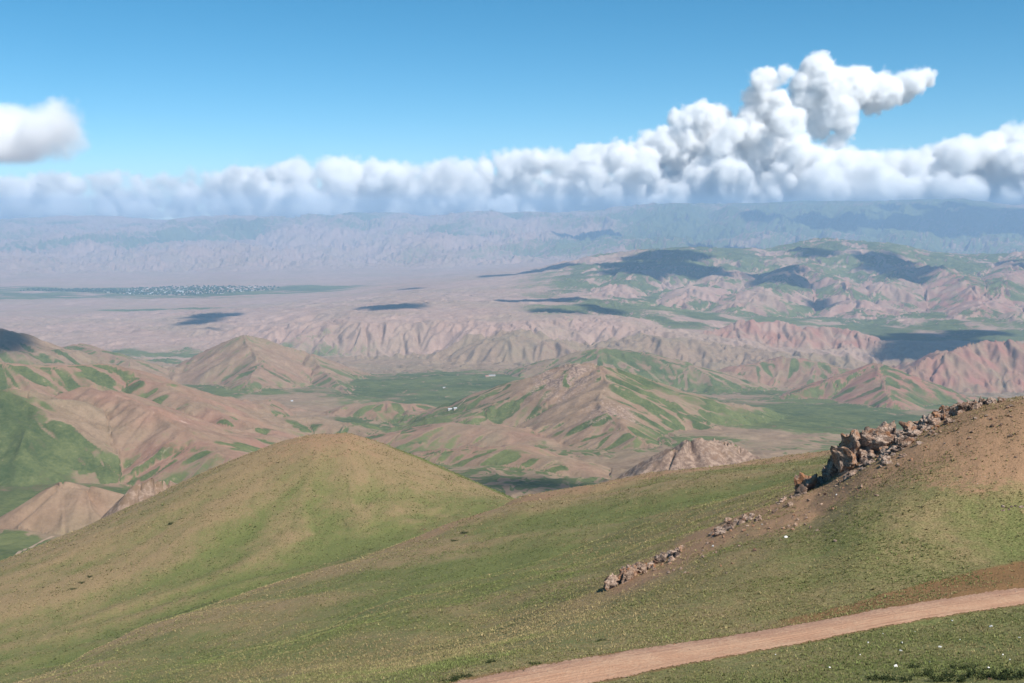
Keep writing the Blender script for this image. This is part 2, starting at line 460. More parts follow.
rock = np.clip(rock * .25 + zone(566, 382, 2640, 85, 150) * 1.0 + zone(612, 412, 2280, 60, 110) * .8 + (rock > .9) * .5, 0, 1)
rough = fbm(xs / 22., ys / 22., 3) * np.clip(rock * 1.3 - .2, 0, 1) * sstep(.2, .4, slope)
Hf = Hf + rough * 3.0 * (rc < 4500)

# ---- what grows where (a property of the ground itself)
n1 = fbm(xs / 420., ys / 420., 4)
n2 = fbm(xs / 90., ys / 90., 4)
north = np.clip((gy * 0.8 - gx * .25) / .4, -1, 1)          # slopes that turn away from the sun keep their grass
mid = 1 - sstep(4600, 5600, rc)
floor_ = (1 - sstep(6, 30, above)) * (1 - sstep(.10, .24, slope))
gs = grad(base + above * 1.0, m0)
hollow = sstep(.75, 1.35, -gul * .8 + .5 * n2)
for lam_, sd_ in ((120., 41), (75., 47)):
    c_, s_, tx_, ty_ = gullies(xs[:k1n] + 7 * n2[:k1n], ys[:k1n] - 7 * n2[:k1n], gs[0][:k1n], gs[1][:k1n], lam_, sd_, 3.0)
    keep = sstep(-.12, .3, fbm(xs[:k1n] / 230. + sd_, ys[:k1n] / 230., 3) + .22 * sstep(380, 460, px_of[:k1n])) * sstep(.12, .22, np.hypot(gs[0][:k1n], gs[1][:k1n]))
    hollow[:k1n] = np.maximum(hollow[:k1n], keep * sstep(.35, .95, -c_))
green = mid * np.clip(floor_ * (.72 + .6 * n1) + hollow * (.85 + .4 * n1) + .55 * (north + .05) + .45 * n1, 0, 1)
pa, pb, pc = P(53, 399, 1930), P(188, 474, 1500), P(20, 450, 1700)


def side_of(x, y):
    return ((x - pa[0]) * (pb[1] - pa[1]) - (y - pa[1]) * (pb[0] - pa[0])) / math.hypot(pb[0] - pa[0], pb[1] - pa[1])


leftgreen = sstep(-25, 25, side_of(xs, ys) * np.sign(side_of(pc[0], pc[1])) + 40 * n2 + 60 * n1) * (1 - sstep(2060, 2160, rc)) * (rc > 900) * (px_of < 330) * (1 - 1.3 * np.clip(zone(66, 500, 1270, 115, 110), 0, .77))
green = np.maximum(green, leftgreen * np.clip(.8 + .5 * n1, 0, 1))
green = np.maximum(green, .95 * np.clip(zone(440, 388, 3900, 560, 900) * 1.5 * (.75 + .55 * n1), 0, 1) * floor_)
green = np.maximum(green, .9 * np.clip(zone(780, 412, 3000, 420, 480) * 1.5, 0, 1) * (1 - sstep(10, 40, above)))
green = np.maximum(green, .9 * np.clip(zone(165, 350, 6000, 700, 500) * 1.3 * (.6 + n1), 0, 1) * (1 - sstep(10, 40, above)))
farg = sstep(4600, 5600, rc)
green = green + farg * (plateau * np.clip(.78 + .7 * n1 + .4 * fbm(xs / 1500., ys / 1500., 3) - 1.2 * np.clip(slope - .18, 0, 1) + .3 * north, 0, .9)
                        + mount * np.clip(.30 + .25 * right + .4 * fbm(xs / 3000., ys / 3000., 3) + .3 * north - (1 - right) * .35 * (1 - sstep(22000, 27000, rc)), 0, .9)
                        + (1 - plateau) * (1 - mount) * np.clip(.12 * n1 + .25 * north * (1 - plain), 0, .4))
w = P(150, 291, 12300)
oasis = np.exp(-(((ys - w[1] - 250 * np.sin(xs / 1900.)) / 1250.) ** 4)) * sstep(-3000, 0, -xs + 600)
green = np.maximum(green, oasis * np.clip(.72 + .75 * fbm(xs / 900., ys / 260., 3), 0, 1) * (1 - sstep(300, 440, px_of)))
strip = np.exp(-(((ys - P(200, 305, 9700)[1] - 0.03 * xs) / 130.) ** 4)) * sstep(80, 110, px_of) * (1 - sstep(200, 260, px_of))
green = np.maximum(green, strip * .8)
red = np.clip(red * (.6 + .6 * n2) + .12 * n1, 0, 1)
green = green * (1 - .5 * np.clip(zone(250, 355, 4250, 450, 330) * 1.3, 0, 1))
green = green * (1 - np.clip(zone(68, 495, 1280, 85, 75) * 1.4, 0, .95)) * (1 - .85 * np.clip(zone(120, 415, 1950, 110, 130) * 1.2, 0, 1))
green = np.clip(green * (1 - .8 * rock * sstep(.3, .45, slope)) * (1 - .5 * red), 0, 1)
ATT[m0:, :, 0] = green
ATT[m0:, :, 1] = np.clip(rock * sstep(.25, .42, slope) + .0, 0, 1)
ATT[m0:, :, 2] = red
chalk = np.zeros_like(H)
cR, _, _, _ = gullies(xs[:k1n], ys[:k1n], gs[0][:k1n], gs[1][:k1n], 18., 71, 4)
ribs = sstep(.35, .95, cR) * sstep(-.15, .35, n2[:k1n] + .3 * n1[:k1n])
chalk[:k1n] = ribs * np.clip(zone(150, 425, 1860, 130, 210) * 1.3 + zone(85, 405, 2010, 110, 110) + zone(66, 495, 1270, 50, 70) * .75, 0, 1)[:k1n] * .42
ATT[m0:, :, 3] = np.clip(chalk, 0, 1)
Z[m0:] = Hf

# join
ns = sel.sum()
Zn = np.full(X.shape, -5000.0)
Zn[:ns] = zn
w0 = sstep(620, 900, np.hypot(X, Y))
wn = np.where(np.arange(NR)[:, None] < m0, 1.0, (Zn > Z).astype(float))
Z = np.where(wn > .5, Zn, Z)
near_green = np.zeros(X.shape)
near_green[:ns] = an
u = np.full(X.shape, 9.0)
u[:ns] = un
nsel = wn > .5
ATT[..., 0] = np.where(nsel, near_green, ATT[..., 0])
# bare, stony, rust-coloured ground on the crests
pxg = 512 + F * X / np.maximum(Y, 1)
cr = np.zeros(X.shape)
lrg = np.log(np.maximum(np.hypot(X, Y), 1))
azg = np.arctan2(X, Y)
kA = np.stack([np.interp(azg[:ns], AZ, k) for k in NEAR.kr[[3, 4, 5, 6, 7, 9, 11]]])
L = lrg[:ns]
bA = 1.15 * np.exp(-(((L - kA[3] + .03) / .10) ** 2)) * sstep(590, 640, pxg[:ns])
bA = np.maximum(bA, .9 * np.exp(-(((L - kA[3] + .12) / .10) ** 2)) * sstep(690, 800, pxg[:ns]))
bD = .68 * np.exp(-(((L - kA[6]) / .13) ** 2)) * np.exp(-(((pxg[:ns] - 325) / 85) ** 2))
bC = .7 * np.exp(-(((L - kA[5] + .03) / .06) ** 2)) * sstep(250, 480, pxg[:ns])
ub = (L - kA[1]) / (kA[2] - kA[1])
bank = sstep(-.2, 0.05, ub) * (1 - sstep(.75, 1.15, ub)) * sstep(690, 860, pxg[:ns]) * .9
cr[:ns] = np.clip(bA + bD + bC, 0, 1)
k8 = np.stack([np.interp(azg[:ns], AZ, k) for k in NEAR.kr[[8, 10]]])
wetl = np.exp(-(((L - k8[0] - .015) / .035) ** 2)) * (1 - sstep(640, 760, pxg[:ns])) + .8 * np.exp(-(((L - k8[1] - .01) / .025) ** 2)) * (1 - sstep(330, 470, pxg[:ns]))
wetl = np.maximum(wetl, .8 * np.exp(-(((L - kA[3] - .05) / .03) ** 2)) * sstep(380, 450, pxg[:ns]) * (1 - sstep(600, 660, pxg[:ns])))
edge_ = np.exp(-(((L - kA[6] + .004) / .018) ** 2)) * sstep(360, 410, pxg[:ns]) * (1 - sstep(515, 540, pxg[:ns]))
ATT[:ns, :, 0] = np.maximum(ATT[:ns, :, 0], 1.5 * edge_)
wet_ = np.zeros(X.shape)
wet_[:ns] = wetl
bk = np.zeros(X.shape)
us = un
bk[:ns] = np.maximum(bank, .62 * sstep(-.30, -.02, us) * (1 - sstep(1.02, 1.45, us)))
ATT[..., 1] = np.where(nsel, cr, ATT[..., 1])
ATT[..., 2] = np.where(nsel, bk, ATT[..., 2])
ATT[..., 3] = np.where(nsel, wet_, ATT[..., 3])


def height(x, y):
    """Ground height under a point, read from the sheet."""
    x, y = np.atleast_1d(np.asarray(x, float)), np.atleast_1d(np.asarray(y, float))
    t, r = np.arctan2(x - OX, y - OY), np.hypot(x - OX, y - OY)
    u = np.clip((t - TH[0]) / (TH[1] - TH[0]), 0, NT - 1.001)
    i = np.clip(np.searchsorted(RR, r) - 1, 0, NR - 2)
    f = np.clip((r - RR[i]) / (RR[i + 1] - RR[i]), 0, 1)
    j = u.astype(int)
    g = u - j
    return (Z[i, j] * (1 - g) + Z[i, j + 1] * g) * (1 - f) + (Z[i + 1, j] * (1 - g) + Z[i + 1, j + 1] * g) * f


def hit(px, py, rmin=20, rmax=33000):
    """First point of the ground on the line of sight through a picture position."""
    d = P(px, py, 1.0)
    s = np.exp(np.linspace(math.log(rmin), math.log(rmax), 6000))
    pts = d[None] * s[:, None]
    below = pts[:, 2] < height(pts[:, 0], pts[:, 1])
    k = int(np.argmax(below)) if below.any() else len(s) - 1
    p = pts[k].copy()
    p[2] = height(p[0], p[1])[0]
    return p


# ------------------------------------------------------------------ objects
def tag(o, label=None, cat=None, group=None, kind=None):
    if label:
        o['label'] = label
    if cat:
        o['category'] = cat
    if group:
        o['group'] = group
    if kind:
        o['kind'] = kind
    return o


def mesh_obj(name, verts, faces, mat, smooth=False, parent=None):
    me = bpy.data.meshes.new(name)
    verts = np.asarray(verts, np.float32)
    if isinstance(faces, np.ndarray):
        n, k = faces.shape
        me.vertices.add(len(verts))
        me.vertices.foreach_set('co', verts.ravel())
        me.loops.add(n * k)
        me.loops.foreach_set('vertex_index', faces.astype(np.int32).ravel())
        me.polygons.add(n)
        me.polygons.foreach_set('loop_start', np.arange(0, n * k, k, dtype=np.int32))
        me.polygons.foreach_set('loop_total', np.full(n, k, np.int32))
        me.polygons.foreach_set('use_smooth', np.full(n, smooth))
        me.update(calc_edges=True)
        me.validate()
    else:
        me.from_pydata([tuple(map(float, v)) for v in verts], [], faces)
        for p in me.polygons:
            p.use_smooth = smooth
    for m in (mat if isinstance(mat, (list, tuple)) else [mat]):
        me.materials.append(m)
    o = bpy.data.objects.new(name, me)
    COL.objects.link(o)
    o.parent = parent
    return o


class NT_:
    """Small helper to wire shader nodes."""
    def __init__(self, tree):
        self.t = tree

    def n(self, kind, **kw):
        nd = self.t.nodes.new(kind)
        ins = kw.pop('ins', {})
        for k, v in kw.items():
            setattr(nd, k, v)
        for k, v in ins.items():
            self.set(nd, k, v)
        return nd

    def set(self, nd, k, v):
        s = nd.inputs[k]
        if isinstance(v, bpy.types.NodeSocket):
            self.t.links.new(v, s)
        else:
            s.default_value = v

    def math(self, op, a, b=0.0, c=None, clamp=False):
        nd = self.n('ShaderNodeMath', operation=op, use_clamp=clamp)
        self.set(nd, 0, a)
        self.set(nd, 1, b)
        if c is not None:
            self.set(nd, 2, c)
        return nd.outputs[0]

    def mix(self, f, a, b, mode='MIX'):
        nd = self.n('ShaderNodeMix', data_type='RGBA', blend_type=mode)
        self.set(nd, 'Factor', f)
        self.set(nd, 6, a)
        self.set(nd, 7, b)
        return nd.outputs[2]

    def noise(self, vec, scale, detail=4, rough=.55, dist=0.0):
        nd = self.n('ShaderNodeTexNoise', ins={'Scale': scale, 'Detail': detail, 'Roughness': rough, 'Distortion': dist})
        self.t.links.new(vec, nd.inputs['Vector'])
        return nd.outputs['Fac']

    def ramp(self, f, a, b):
        nd = self.n('ShaderNodeMapRange', interpolation_type='SMOOTHSTEP', ins={'From Min': a, 'From Max': b})
        self.set(nd, 'Value', f)
        return nd.outputs['Result']


def material(name):
    m = bpy.data.materials.new(name)
    m.use_nodes = True
    m.node_tree.nodes.clear()
    h = NT_(m.node_tree)
    out = h.n('ShaderNodeOutputMaterial')
    return m, h, out


def principled(h, out, color, rough=.95, normal=None, spec=.15):
    b = h.n('ShaderNodeBsdfPrincipled', ins={'Base Color': color, 'Roughness': rough, 'Specular IOR Level': spec})
    if normal is not None:
        h.set(b, 'Normal', normal)
    h.t.links.new(b.outputs[0], out.inputs['Surface'])
    return b


def rgb(r, g, b):
    return (r, g, b, 1.0)


def near_material():
    m, h, out = material('meadow_ground')
    pos = h.n('ShaderNodeNewGeometry').outputs['Position']
    at = h.n('ShaderNodeAttribute', attribute_name='cover')
    sep = h.n('ShaderNodeSeparateColor')
    h.t.links.new(at.outputs['Color'], sep.inputs[0])
    g, bare, bank = sep.outputs[0], sep.outputs[1], sep.outputs[2]
    big = h.noise(pos, .022, 5, .6)
    med = h.noise(pos, .16, 5, .6)
    sml = h.noise(pos, 1.1, 4, .65)
    fine = h.noise(pos, 5.5, 3, .7)
    gg = h.math('ADD', g, h.math('MULTIPLY', h.math('SUBTRACT', big, .5), 1.5))
    gg = h.math('ADD', gg, h.math('MULTIPLY', h.math('SUBTRACT', med, .5), .9))
    gg = h.math('ADD', gg, h.math('MULTIPLY', h.math('SUBTRACT', sml, .5), .8))
    gg = h.ramp(gg, .05, 1.0)
    dry = h.mix(h.ramp(fine, .28, .72), rgb(.155, .105, .052), rgb(.33, .235, .128))
    lush = h.mix(h.ramp(fine, .28, .72), rgb(.072, .088, .025), rgb(.185, .192, .068))
    c = h.mix(gg, dry, lush)
    soil = h.mix(fine, rgb(.175, .095, .052), rgb(.40, .25, .148))
    bb = h.math('ADD', h.math('MULTIPLY', bare, 1.15), h.math('MULTIPLY', h.math('SUBTRACT', h.math('ADD', med, sml), 1.0), 1.1))
    c = h.mix(h.ramp(bb, .35, .85), c, soil)
    kb = h.math('ADD', bank, h.math('MULTIPLY', h.math('SUBTRACT', sml, .5), .6))
    c = h.mix(h.ramp(kb, .4, .75), c, h.mix(fine, rgb(.16, .085, .035), rgb(.26, .15, .07)))
    ww = h.math('MULTIPLY', at.outputs['Alpha'], h.ramp(h.math('ADD', med, sml), .70, 1.05))
    c = h.mix(h.math('MULTIPLY', ww, .85), c, h.mix(fine, rgb(.038, .052, .016), rgb(.09, .105, .034)))
    # pale chips of stone
    v = h.n('ShaderNodeTexVoronoi', feature='F1', ins={'Scale': 1.9})
    h.t.links.new(pos, v.inputs['Vector'])
    chip = h.math('LESS_THAN', v.outputs['Distance'], h.math('MULTIPLY', h.math('SUBTRACT', med, .30), .34))
    chip = h.math('MULTIPLY', chip, h.ramp(h.math('ADD', bare, h.math('MULTIPLY', h.math('SUBTRACT', big, .45), .8)), .15, .6))
    c = h.mix(h.math('MULTIPLY', chip, .75), c, rgb(.42, .36, .29))
    bmp = h.n('ShaderNodeBump', ins={'Strength': .9, 'Distance': .22})
    hh = h.math('ADD', h.math('MULTIPLY', fine, .6), sml)
    h.t.links.new(hh, bmp.inputs['Height'])
    principled(h, out, c, .95, bmp.outputs[0])
    return m


def country_material(name, s, soil_a, soil_b, far):
    m, h, out = material(name)
    pos = h.n('ShaderNodeNewGeometry').outputs['Position']
    at = h.n('ShaderNodeAttribute', attribute_name='cover')
    sep = h.n('ShaderNodeSeparateColor')
    h.t.links.new(at.outputs['Color'], sep.inputs[0])
    g, rock, red = sep.outputs[0], sep.outputs[1], sep.outputs[2]
    n1 = h.noise(pos, .004 * s, 6, .6)
    n2 = h.noise(pos, .028 * s, 5, .65)
    n3 = h.noise(pos, .17 * s, 4, .7)
    soil = h.mix(h.ramp(h.math('ADD', h.math('MULTIPLY', n2, .6), h.math('MULTIPLY', n3, .4)), .3, .7), soil_a, soil_b)
    soil = h.mix(h.math('MULTIPLY', h.ramp(n1, .42, .62), .35), soil, h.mix(n3, rgb(.17, .14, .085), rgb(.26, .21, .125)))
    soil = h.mix(h.math('MULTIPLY', red, 1.0), soil, h.mix(n2, rgb(.21, .092, .066), rgb(.34, .175, .13)))
    gg = h.math('ADD', g, h.math('ADD', h.math('MULTIPLY', h.math('SUBTRACT', n1, .5), .5), h.math('ADD', h.math('MULTIPLY', h.math('SUBTRACT', n2, .5), .8), h.math('MULTIPLY', h.math('SUBTRACT', n3, .5), .45))))
    gg = h.ramp(gg, .33, .67)
    grass = h.mix(h.ramp(h.math('ADD', h.math('MULTIPLY', h.math('ADD', n1, n2), .35), h.math('MULTIPLY', n3, .3)), .36, .64), rgb(.040, .068, .025), rgb(.125, .143, .054))
    c = h.mix(h.math('MULTIPLY', gg, .93), soil, grass)
    rk = h.ramp(h.math('ADD', rock, h.math('MULTIPLY', h.math('SUBTRACT', h.math('ADD', n2, n3), 1.0), 1.6)), .35, .8)
    c = h.mix(rk, c, h.mix(h.ramp(n3, .35, .65), rgb(.13, .085, .065), rgb(.31, .22, .165)))
    ck = h.ramp(h.math('ADD', at.outputs['Alpha'], h.math('MULTIPLY', h.math('SUBTRACT', n3, .5), .8)), .3, .7)
    c = h.mix(h.math('MULTIPLY', ck, .85), c, rgb(.46, .35, .285))
    bmp = h.n('ShaderNodeBump', ins={'Strength': .6, 'Distance': 4.0 / s})
    h.t.links.new(h.math('ADD', n2, h.math('MULTIPLY', n3, .4)), bmp.inputs['Height'])
    principled(h, out, c, 1.0, bmp.outputs[0], .05)
    return m


M_NEAR = near_material()
M_MID = country_material('hill_soil', 1.0, rgb(.178, .119, .076), rgb(.295, .206, .138), False)
M_FAR = country_material('badland_soil', .35, rgb(.26, .17, .132), rgb(.38, .26, .205), True)


def sheet(name, i0, i1, mat):
    n = i1 - i0
    v = np.stack([X[i0:i1], Y[i0:i1], Z[i0:i1]], -1).reshape(-1, 3)
    idx = np.arange(n * NT).reshape(n, NT)
    f = np.stack([idx[:-1, :-1], idx[:-1, 1:], idx[1:, 1:], idx[1:, :-1]], -1).reshape(-1, 4)
    o = mesh_obj(name, v, f, mat, True)
    a = o.data.color_attributes.new('cover', 'FLOAT_COLOR', 'POINT')
    a.data.foreach_set('color', ATT[i0:i1].reshape(-1).astype(np.float32))
    tag(o, kind='structure')
    return o


sheet('ground', 0, I_NEAR + 1, M_NEAR)
sheet('hills', I_NEAR, I_FAR + 1, M_MID)
sheet('mountains', I_FAR, NR, M_FAR)

# ------------------------------------------------------------------ dirt road
def build_road():
    NA, NU = 1400, 15
    az = np.linspace(math.radians(-30), math.radians(34), NA)
    ra, rb = np.exp(np.interp(az, AZ, NEAR.kr[3])), np.exp(np.interp(az, AZ, NEAR.kr[4]))
    u = np.linspace(-.02, 1.02, NU)
    jag = .05 * fbm(az * 60, az * 0 + 3.3, 2) + .05 * fbm(az * 420, az * 0 + 3.3, 3)
    jag2 = .06 * fbm(az * 50, az * 0 + 8.3, 2) + .06 * fbm(az * 420, az * 0 + 8.3, 3)
    V, UV = [], []
    for k in range(NU):
        uu = u[k] + (jag if k == 0 else jag2 if k == NU - 1 else 0)
        r = ra * (rb / ra) ** uu
        x, y = r * np.sin(az), r * np.cos(az)
        ruts = -.07 * np.exp(-((u[k] - .27) / .08) ** 2) - .07 * np.exp(-((u[k] - .70) / .08) ** 2)
        z = height(x, y) + .045 + (ruts * .3 if 0 < k < NU - 1 else -.02)
        V.append(np.stack([x, y, z], -1))
        UV.append(np.stack([az * 66, 0 * az + u[k]], -1))
    V = np.array(V).transpose(1, 0, 2).reshape(-1, 3)
    UV = np.array(UV).transpose(1, 0, 2).reshape(-1, 2)
    idx = np.arange(NA * NU).reshape(NA, NU)
    f = np.stack([idx[:-1, :-1], idx[:-1, 1:], idx[1:, 1:], idx[1:, :-1]], -1).reshape(-1, 4)[:, ::-1]
    m, h, out = material('packed_dirt')
    at = h.n('ShaderNodeAttribute', attribute_name='along')
    pos = h.n('ShaderNodeNewGeometry').outputs['Position']
    sx = h.n('ShaderNodeSeparateXYZ')
    h.t.links.new(at.outputs['Vector'], sx.inputs[0])
    st = h.n('ShaderNodeMapping')
    h.t.links.new(at.outputs['Vector'], st.inputs['Vector'])
    st.inputs['Scale'].default_value = (.05, 11, 1)
    streak = h.noise(st.outputs[0], 1.0, 4, .6)
    fine = h.noise(pos, 4.0, 4, .7)
    med = h.noise(pos, .5, 4, .6)
    c = h.mix(h.ramp(streak, .05, .95), rgb(.33, .172, .105), rgb(.53, .312, .196))
    c = h.mix(h.math('MULTIPLY', h.ramp(sx.outputs[1], .45, .95), .55), c, rgb(.24, .14, .105))
    c = h.mix(h.math('MULTIPLY', h.ramp(h.math('ADD', h.math('MULTIPLY', fine, .5), h.math('MULTIPLY', med, .5)), .42, .62), .4), c, rgb(.56, .38, .25))
    bmp = h.n('ShaderNodeBump', ins={'Strength': .8, 'Distance': .12})
    h.t.links.new(h.math('ADD', fine, h.math('MULTIPLY', streak, 1.2)), bmp.inputs['Height'])
    principled(h, out, c, .95, bmp.outputs[0])
    o = mesh_obj('dirt_road', V, f, m, True)
    a = o.data.attributes.new('along', 'FLOAT_VECTOR', 'POINT')
    a.data.foreach_set('vector', np.concatenate([UV, np.zeros((len(UV), 1))], 1).astype(np.float32).ravel())
    tag(o, kind='structure')


build_road()


# ------------------------------------------------------------------ clouds: real vapour, grown as a density grid from puffs
def cloud(name, puffs, voxel, bump, dens, base_z, seed, label=None, kind=None, group=None, edge=None, bias=.5, soft=380.0, wisp=.62):
    """puffs: world (x, y, z, radius) in metres."""
    p = np.array(puffs, float)
    pad = bump * 1.3
    lo, hi = (p[:, :3] - p[:, 3:]).min(0) - pad, (p[:, :3] + p[:, 3:]).max(0) + pad
    lo[2] = max(lo[2], base_z - 40)
    org = np.array([(lo[0] + hi[0]) / 2, (lo[1] + hi[1]) / 2, lo[2]])
    vol = bpy.data.volumes.new(name)
    o = bpy.data.objects.new(name, vol)
    COL.objects.link(o)
    o.location = org
    tree = bpy.data.node_groups.new('cloud_growth', 'GeometryNodeTree')
    tree.interface.new_socket('Geometry', in_out='OUTPUT', socket_type='NodeSocketGeometry')
    h = NT_(tree)
    out = h.n('NodeGroupOutput')
    pos = h.n('GeometryNodeInputPosition').outputs[0]
    acc = None
    for q in p:
        d = h.n('ShaderNodeVectorMath', operation='DISTANCE')
        h.set(d, 0, pos)
        d.inputs[1].default_value = tuple(q[:3] - org)
        e = h.math('SUBTRACT', d.outputs['Value'], float(q[3]))
        acc = e if acc is None else h.math('SMOOTH_MIN', acc, e, float(bump * .25))
    off = h.n('ShaderNodeVectorMath', operation='ADD')
    h.set(off, 0, pos)
    off.inputs[1].default_value = (seed * 7919.0, seed * 3571.0, 0)
    wn = h.n('ShaderNodeTexNoise', ins={'Scale': 1 / (bump * 4.2), 'Detail': 7.0, 'Roughness': .6})
    h.t.links.new(off.outputs[0], wn.inputs['Vector'])
    v = h.n('ShaderNodeTexVoronoi', feature='F1', ins={'Scale': 1 / (bump * 1.5), 'Detail': 3.0, 'Roughness': .6, 'Lacunarity': 2.2})
    wv = h.n('ShaderNodeVectorMath', operation='MULTIPLY_ADD')
    h.t.links.new(wn.outputs['Color'], wv.inputs[0])
    wv.inputs[1].default_value = (bump * 1.2,) * 3
    h.t.links.new(off.outputs[0], wv.inputs[2])
    h.t.links.new(wv.outputs[0], v.inputs['Vector'])
    acc = h.math('SUBTRACT', acc, bump * bias)
    acc = h.math('ADD', acc, h.math('MULTIPLY', h.math('SUBTRACT', v.outputs['Distance'], .35), bump * .75))
    acc = h.math('ADD', acc, h.math('MULTIPLY', h.math('SUBTRACT', wn.outputs['Fac'], .5), bump * 3.9))
    w2 = h.n('ShaderNodeTexNoise', ins={'Scale': 1 / (bump * .95), 'Detail': 4.0, 'Roughness': .65})
    h.t.links.new(off.outputs[0], w2.inputs['Vector'])
    acc = h.math('ADD', acc, h.math('MULTIPLY', h.math('SUBTRACT', w2.outputs['Fac'], .5), bump * 1.5))
    sx = h.n('ShaderNodeSeparateXYZ')
    h.t.links.new(pos, sx.inputs[0])
    zz = h.math('ADD', h.math('SUBTRACT', sx.outputs[2], float(base_z - org[2])), h.math('MULTIPLY', h.math('SUBTRACT', wn.outputs['Fac'], .5), bump * .8))
    flat = h.math('MULTIPLY', zz, -1.0)
    acc = h.math('SMOOTH_MAX', acc, flat, float(bump * .3))
    w3 = h.n('ShaderNodeTexNoise', ins={'Scale': 1 / (bump * 6.5), 'Detail': 3.0, 'Roughness': .6})
    h.t.links.new(wv.outputs[0], w3.inputs['Vector'])
    lowf = h.math('MULTIPLY_ADD', h.ramp(zz, 0.0, soft), .94, .06)
    den = h.math('MULTIPLY', h.math('POWER', h.math('MULTIPLY', acc, -1.0 / (edge or bump * .95), clamp=True), 1.3), h.math('MULTIPLY', lowf, h.math('SUBTRACT', 1.0, h.math('MULTIPLY', h.ramp(w3.outputs['Fac'], .42, .62), wisp))))
    cube = h.n('GeometryNodeVolumeCube')
    h.set(cube, 'Density', den)
    cube.inputs['Min'].default_value = tuple(lo - org)
    cube.inputs['Max'].default_value = tuple(hi - org)
    for k, ax in enumerate('XYZ'):
        cube.inputs['Resolution ' + ax].default_value = max(4, int((hi[k] - lo[k]) / voxel))
    m, hm, om = material('vapour')
    pv = hm.n('ShaderNodeVolumePrincipled', ins={'Color': rgb(.998, .998, .998), 'Density': dens, 'Anisotropy': 0.0})
    hm.t.links.new(pv.outputs[0], om.inputs['Volume'])
    sm = h.n('GeometryNodeSetMaterial')
    h.t.links.new(cube.outputs[0], sm.inputs[0])
    sm.inputs['Material'].default_value = m
    h.t.links.new(sm.outputs[0], out.inputs[0])
    vol.materials.append(m)
    md = o.modifiers.new('growth', 'NODES')
    md.node_group = tree
    tag(o, label, 'cloud' if label else None, group, kind)
    print('cloud', name, len(p), [int(c) for c in (hi - lo) / voxel])
    return o


rng = random.Random(5)
TOP = [(-260, 165), (-100, 168), (0, 174), (40, 170), (100, 174), (116, 166), (130, 174), (170, 172), (215, 166), (260, 165), (300, 158), (350, 157), (400, 163), (450, 157), (500, 152), (535, 146),
       (560, 152), (600, 140), (640, 137), (668, 124), (690, 104), (715, 104), (738, 118), (770, 100), (800, 128), (822, 150), (845, 146), (870, 152), (900, 150), (940, 142), (980, 134), (1024, 122), (1090, 112), (1280, 120)]


def bank(x0, x1, step, base_py, rmin, rmax, seed):
    g = random.Random(seed)
    out = []
    px = x0
    while px < x1:
        top = np.interp(px, [a for a, b in TOP], [b for a, b in TOP])
        hgt = base_py - top
        y = base_py - 6
        while True:
            r = g.uniform(rmin, rmax) * (1.35 if g.random() < .2 else .62 if g.random() < .5 else 1)
            fr = max(0, (base_py - y) / max(hgt, 1))
            r *= 1.15 - .45 * fr
            yy = max(y - r * .4, top + r)
            D = 38500 + g.uniform(-2600, 2600) * (1 - .5 * fr)
            w = P(px + g.uniform(-5, 5), yy, D)
            out.append((w[0], w[1], w[2], r * D / F))
            if yy <= top + r + .5:
                break
            y -= r * g.uniform(.9, 1.3)
        px += step * g.uniform(.7, 1.2)
    return out


def puffs(lst, D, spread, seed):
    g = random.Random(seed)
    out = []
    for px, py, r in lst:
        d = D + g.uniform(-spread, spread)
        w = P(px, py, d)
        out.append((w[0], w[1], w[2], r * d / F))
    return out


BZ = float(P(512, 223, 38500)[2])
cloud('cloud', bank(-240, 260, 10, 225, 10, 17, 1), 66, 260, .008, BZ, 1, 'low grey cloud bank on the left over the village and far mountains', wisp=.93)
cloud('cloud', bank(240, 600, 10, 224, 11, 19, 2), 62, 260, .011, BZ, 2, 'long flat-based cloud bank in the middle of the skyline')
cloud('cloud', bank(590, 830, 9, 217, 12, 20, 3) + puffs([(764, 79, 17), (786, 74, 12), (757, 94, 15), (772, 108, 19), (792, 118, 13), (752, 122, 18), (700, 118, 18), (722, 118, 13), (778, 132, 18)], 38000, 600, 4),
      55, 290, .018, BZ, 3, 'tallest white cumulus cloud with a narrow turret')
cloud('cloud', bank(815, 1270, 10, 209, 13, 22, 5), 68, 300, .014, float(P(512, 208, 38500)[2]), 4, 'wide cloud bank rising at the right above the dark mountain')
cloud('cloud', puffs([(818, 70, 19), (808, 86, 19), (828, 86, 24), (848, 92, 23), (838, 108, 24), (818, 110, 21), (805, 104, 17), (866, 92, 21), (884, 91, 19), (900, 87, 16), (914, 82, 14), (925, 79, 12), (856, 82, 17), (842, 126, 16), (822, 128, 15), (872, 106, 14), (836, 142, 13)], 41500, 400, 6),
      50, 260, .016, float(P(512, 156, 41500)[2]), 5, 'detached white cloud puff stretching right, high above the bank')
cloud('cloud', puffs([(-60, 136, 40), (-30, 138, 38), (-5, 140, 34), (18, 138, 34), (42, 136, 32), (58, 128, 28), (66, 136, 22), (30, 150, 28), (55, 148, 22), (-90, 137, 38), (5, 152, 28)], 30000, 900, 8),
      70, 330, .0042, float(P(512, 168, 30000)[2]), 6, 'small soft grey cloud at the left edge, above the bank')

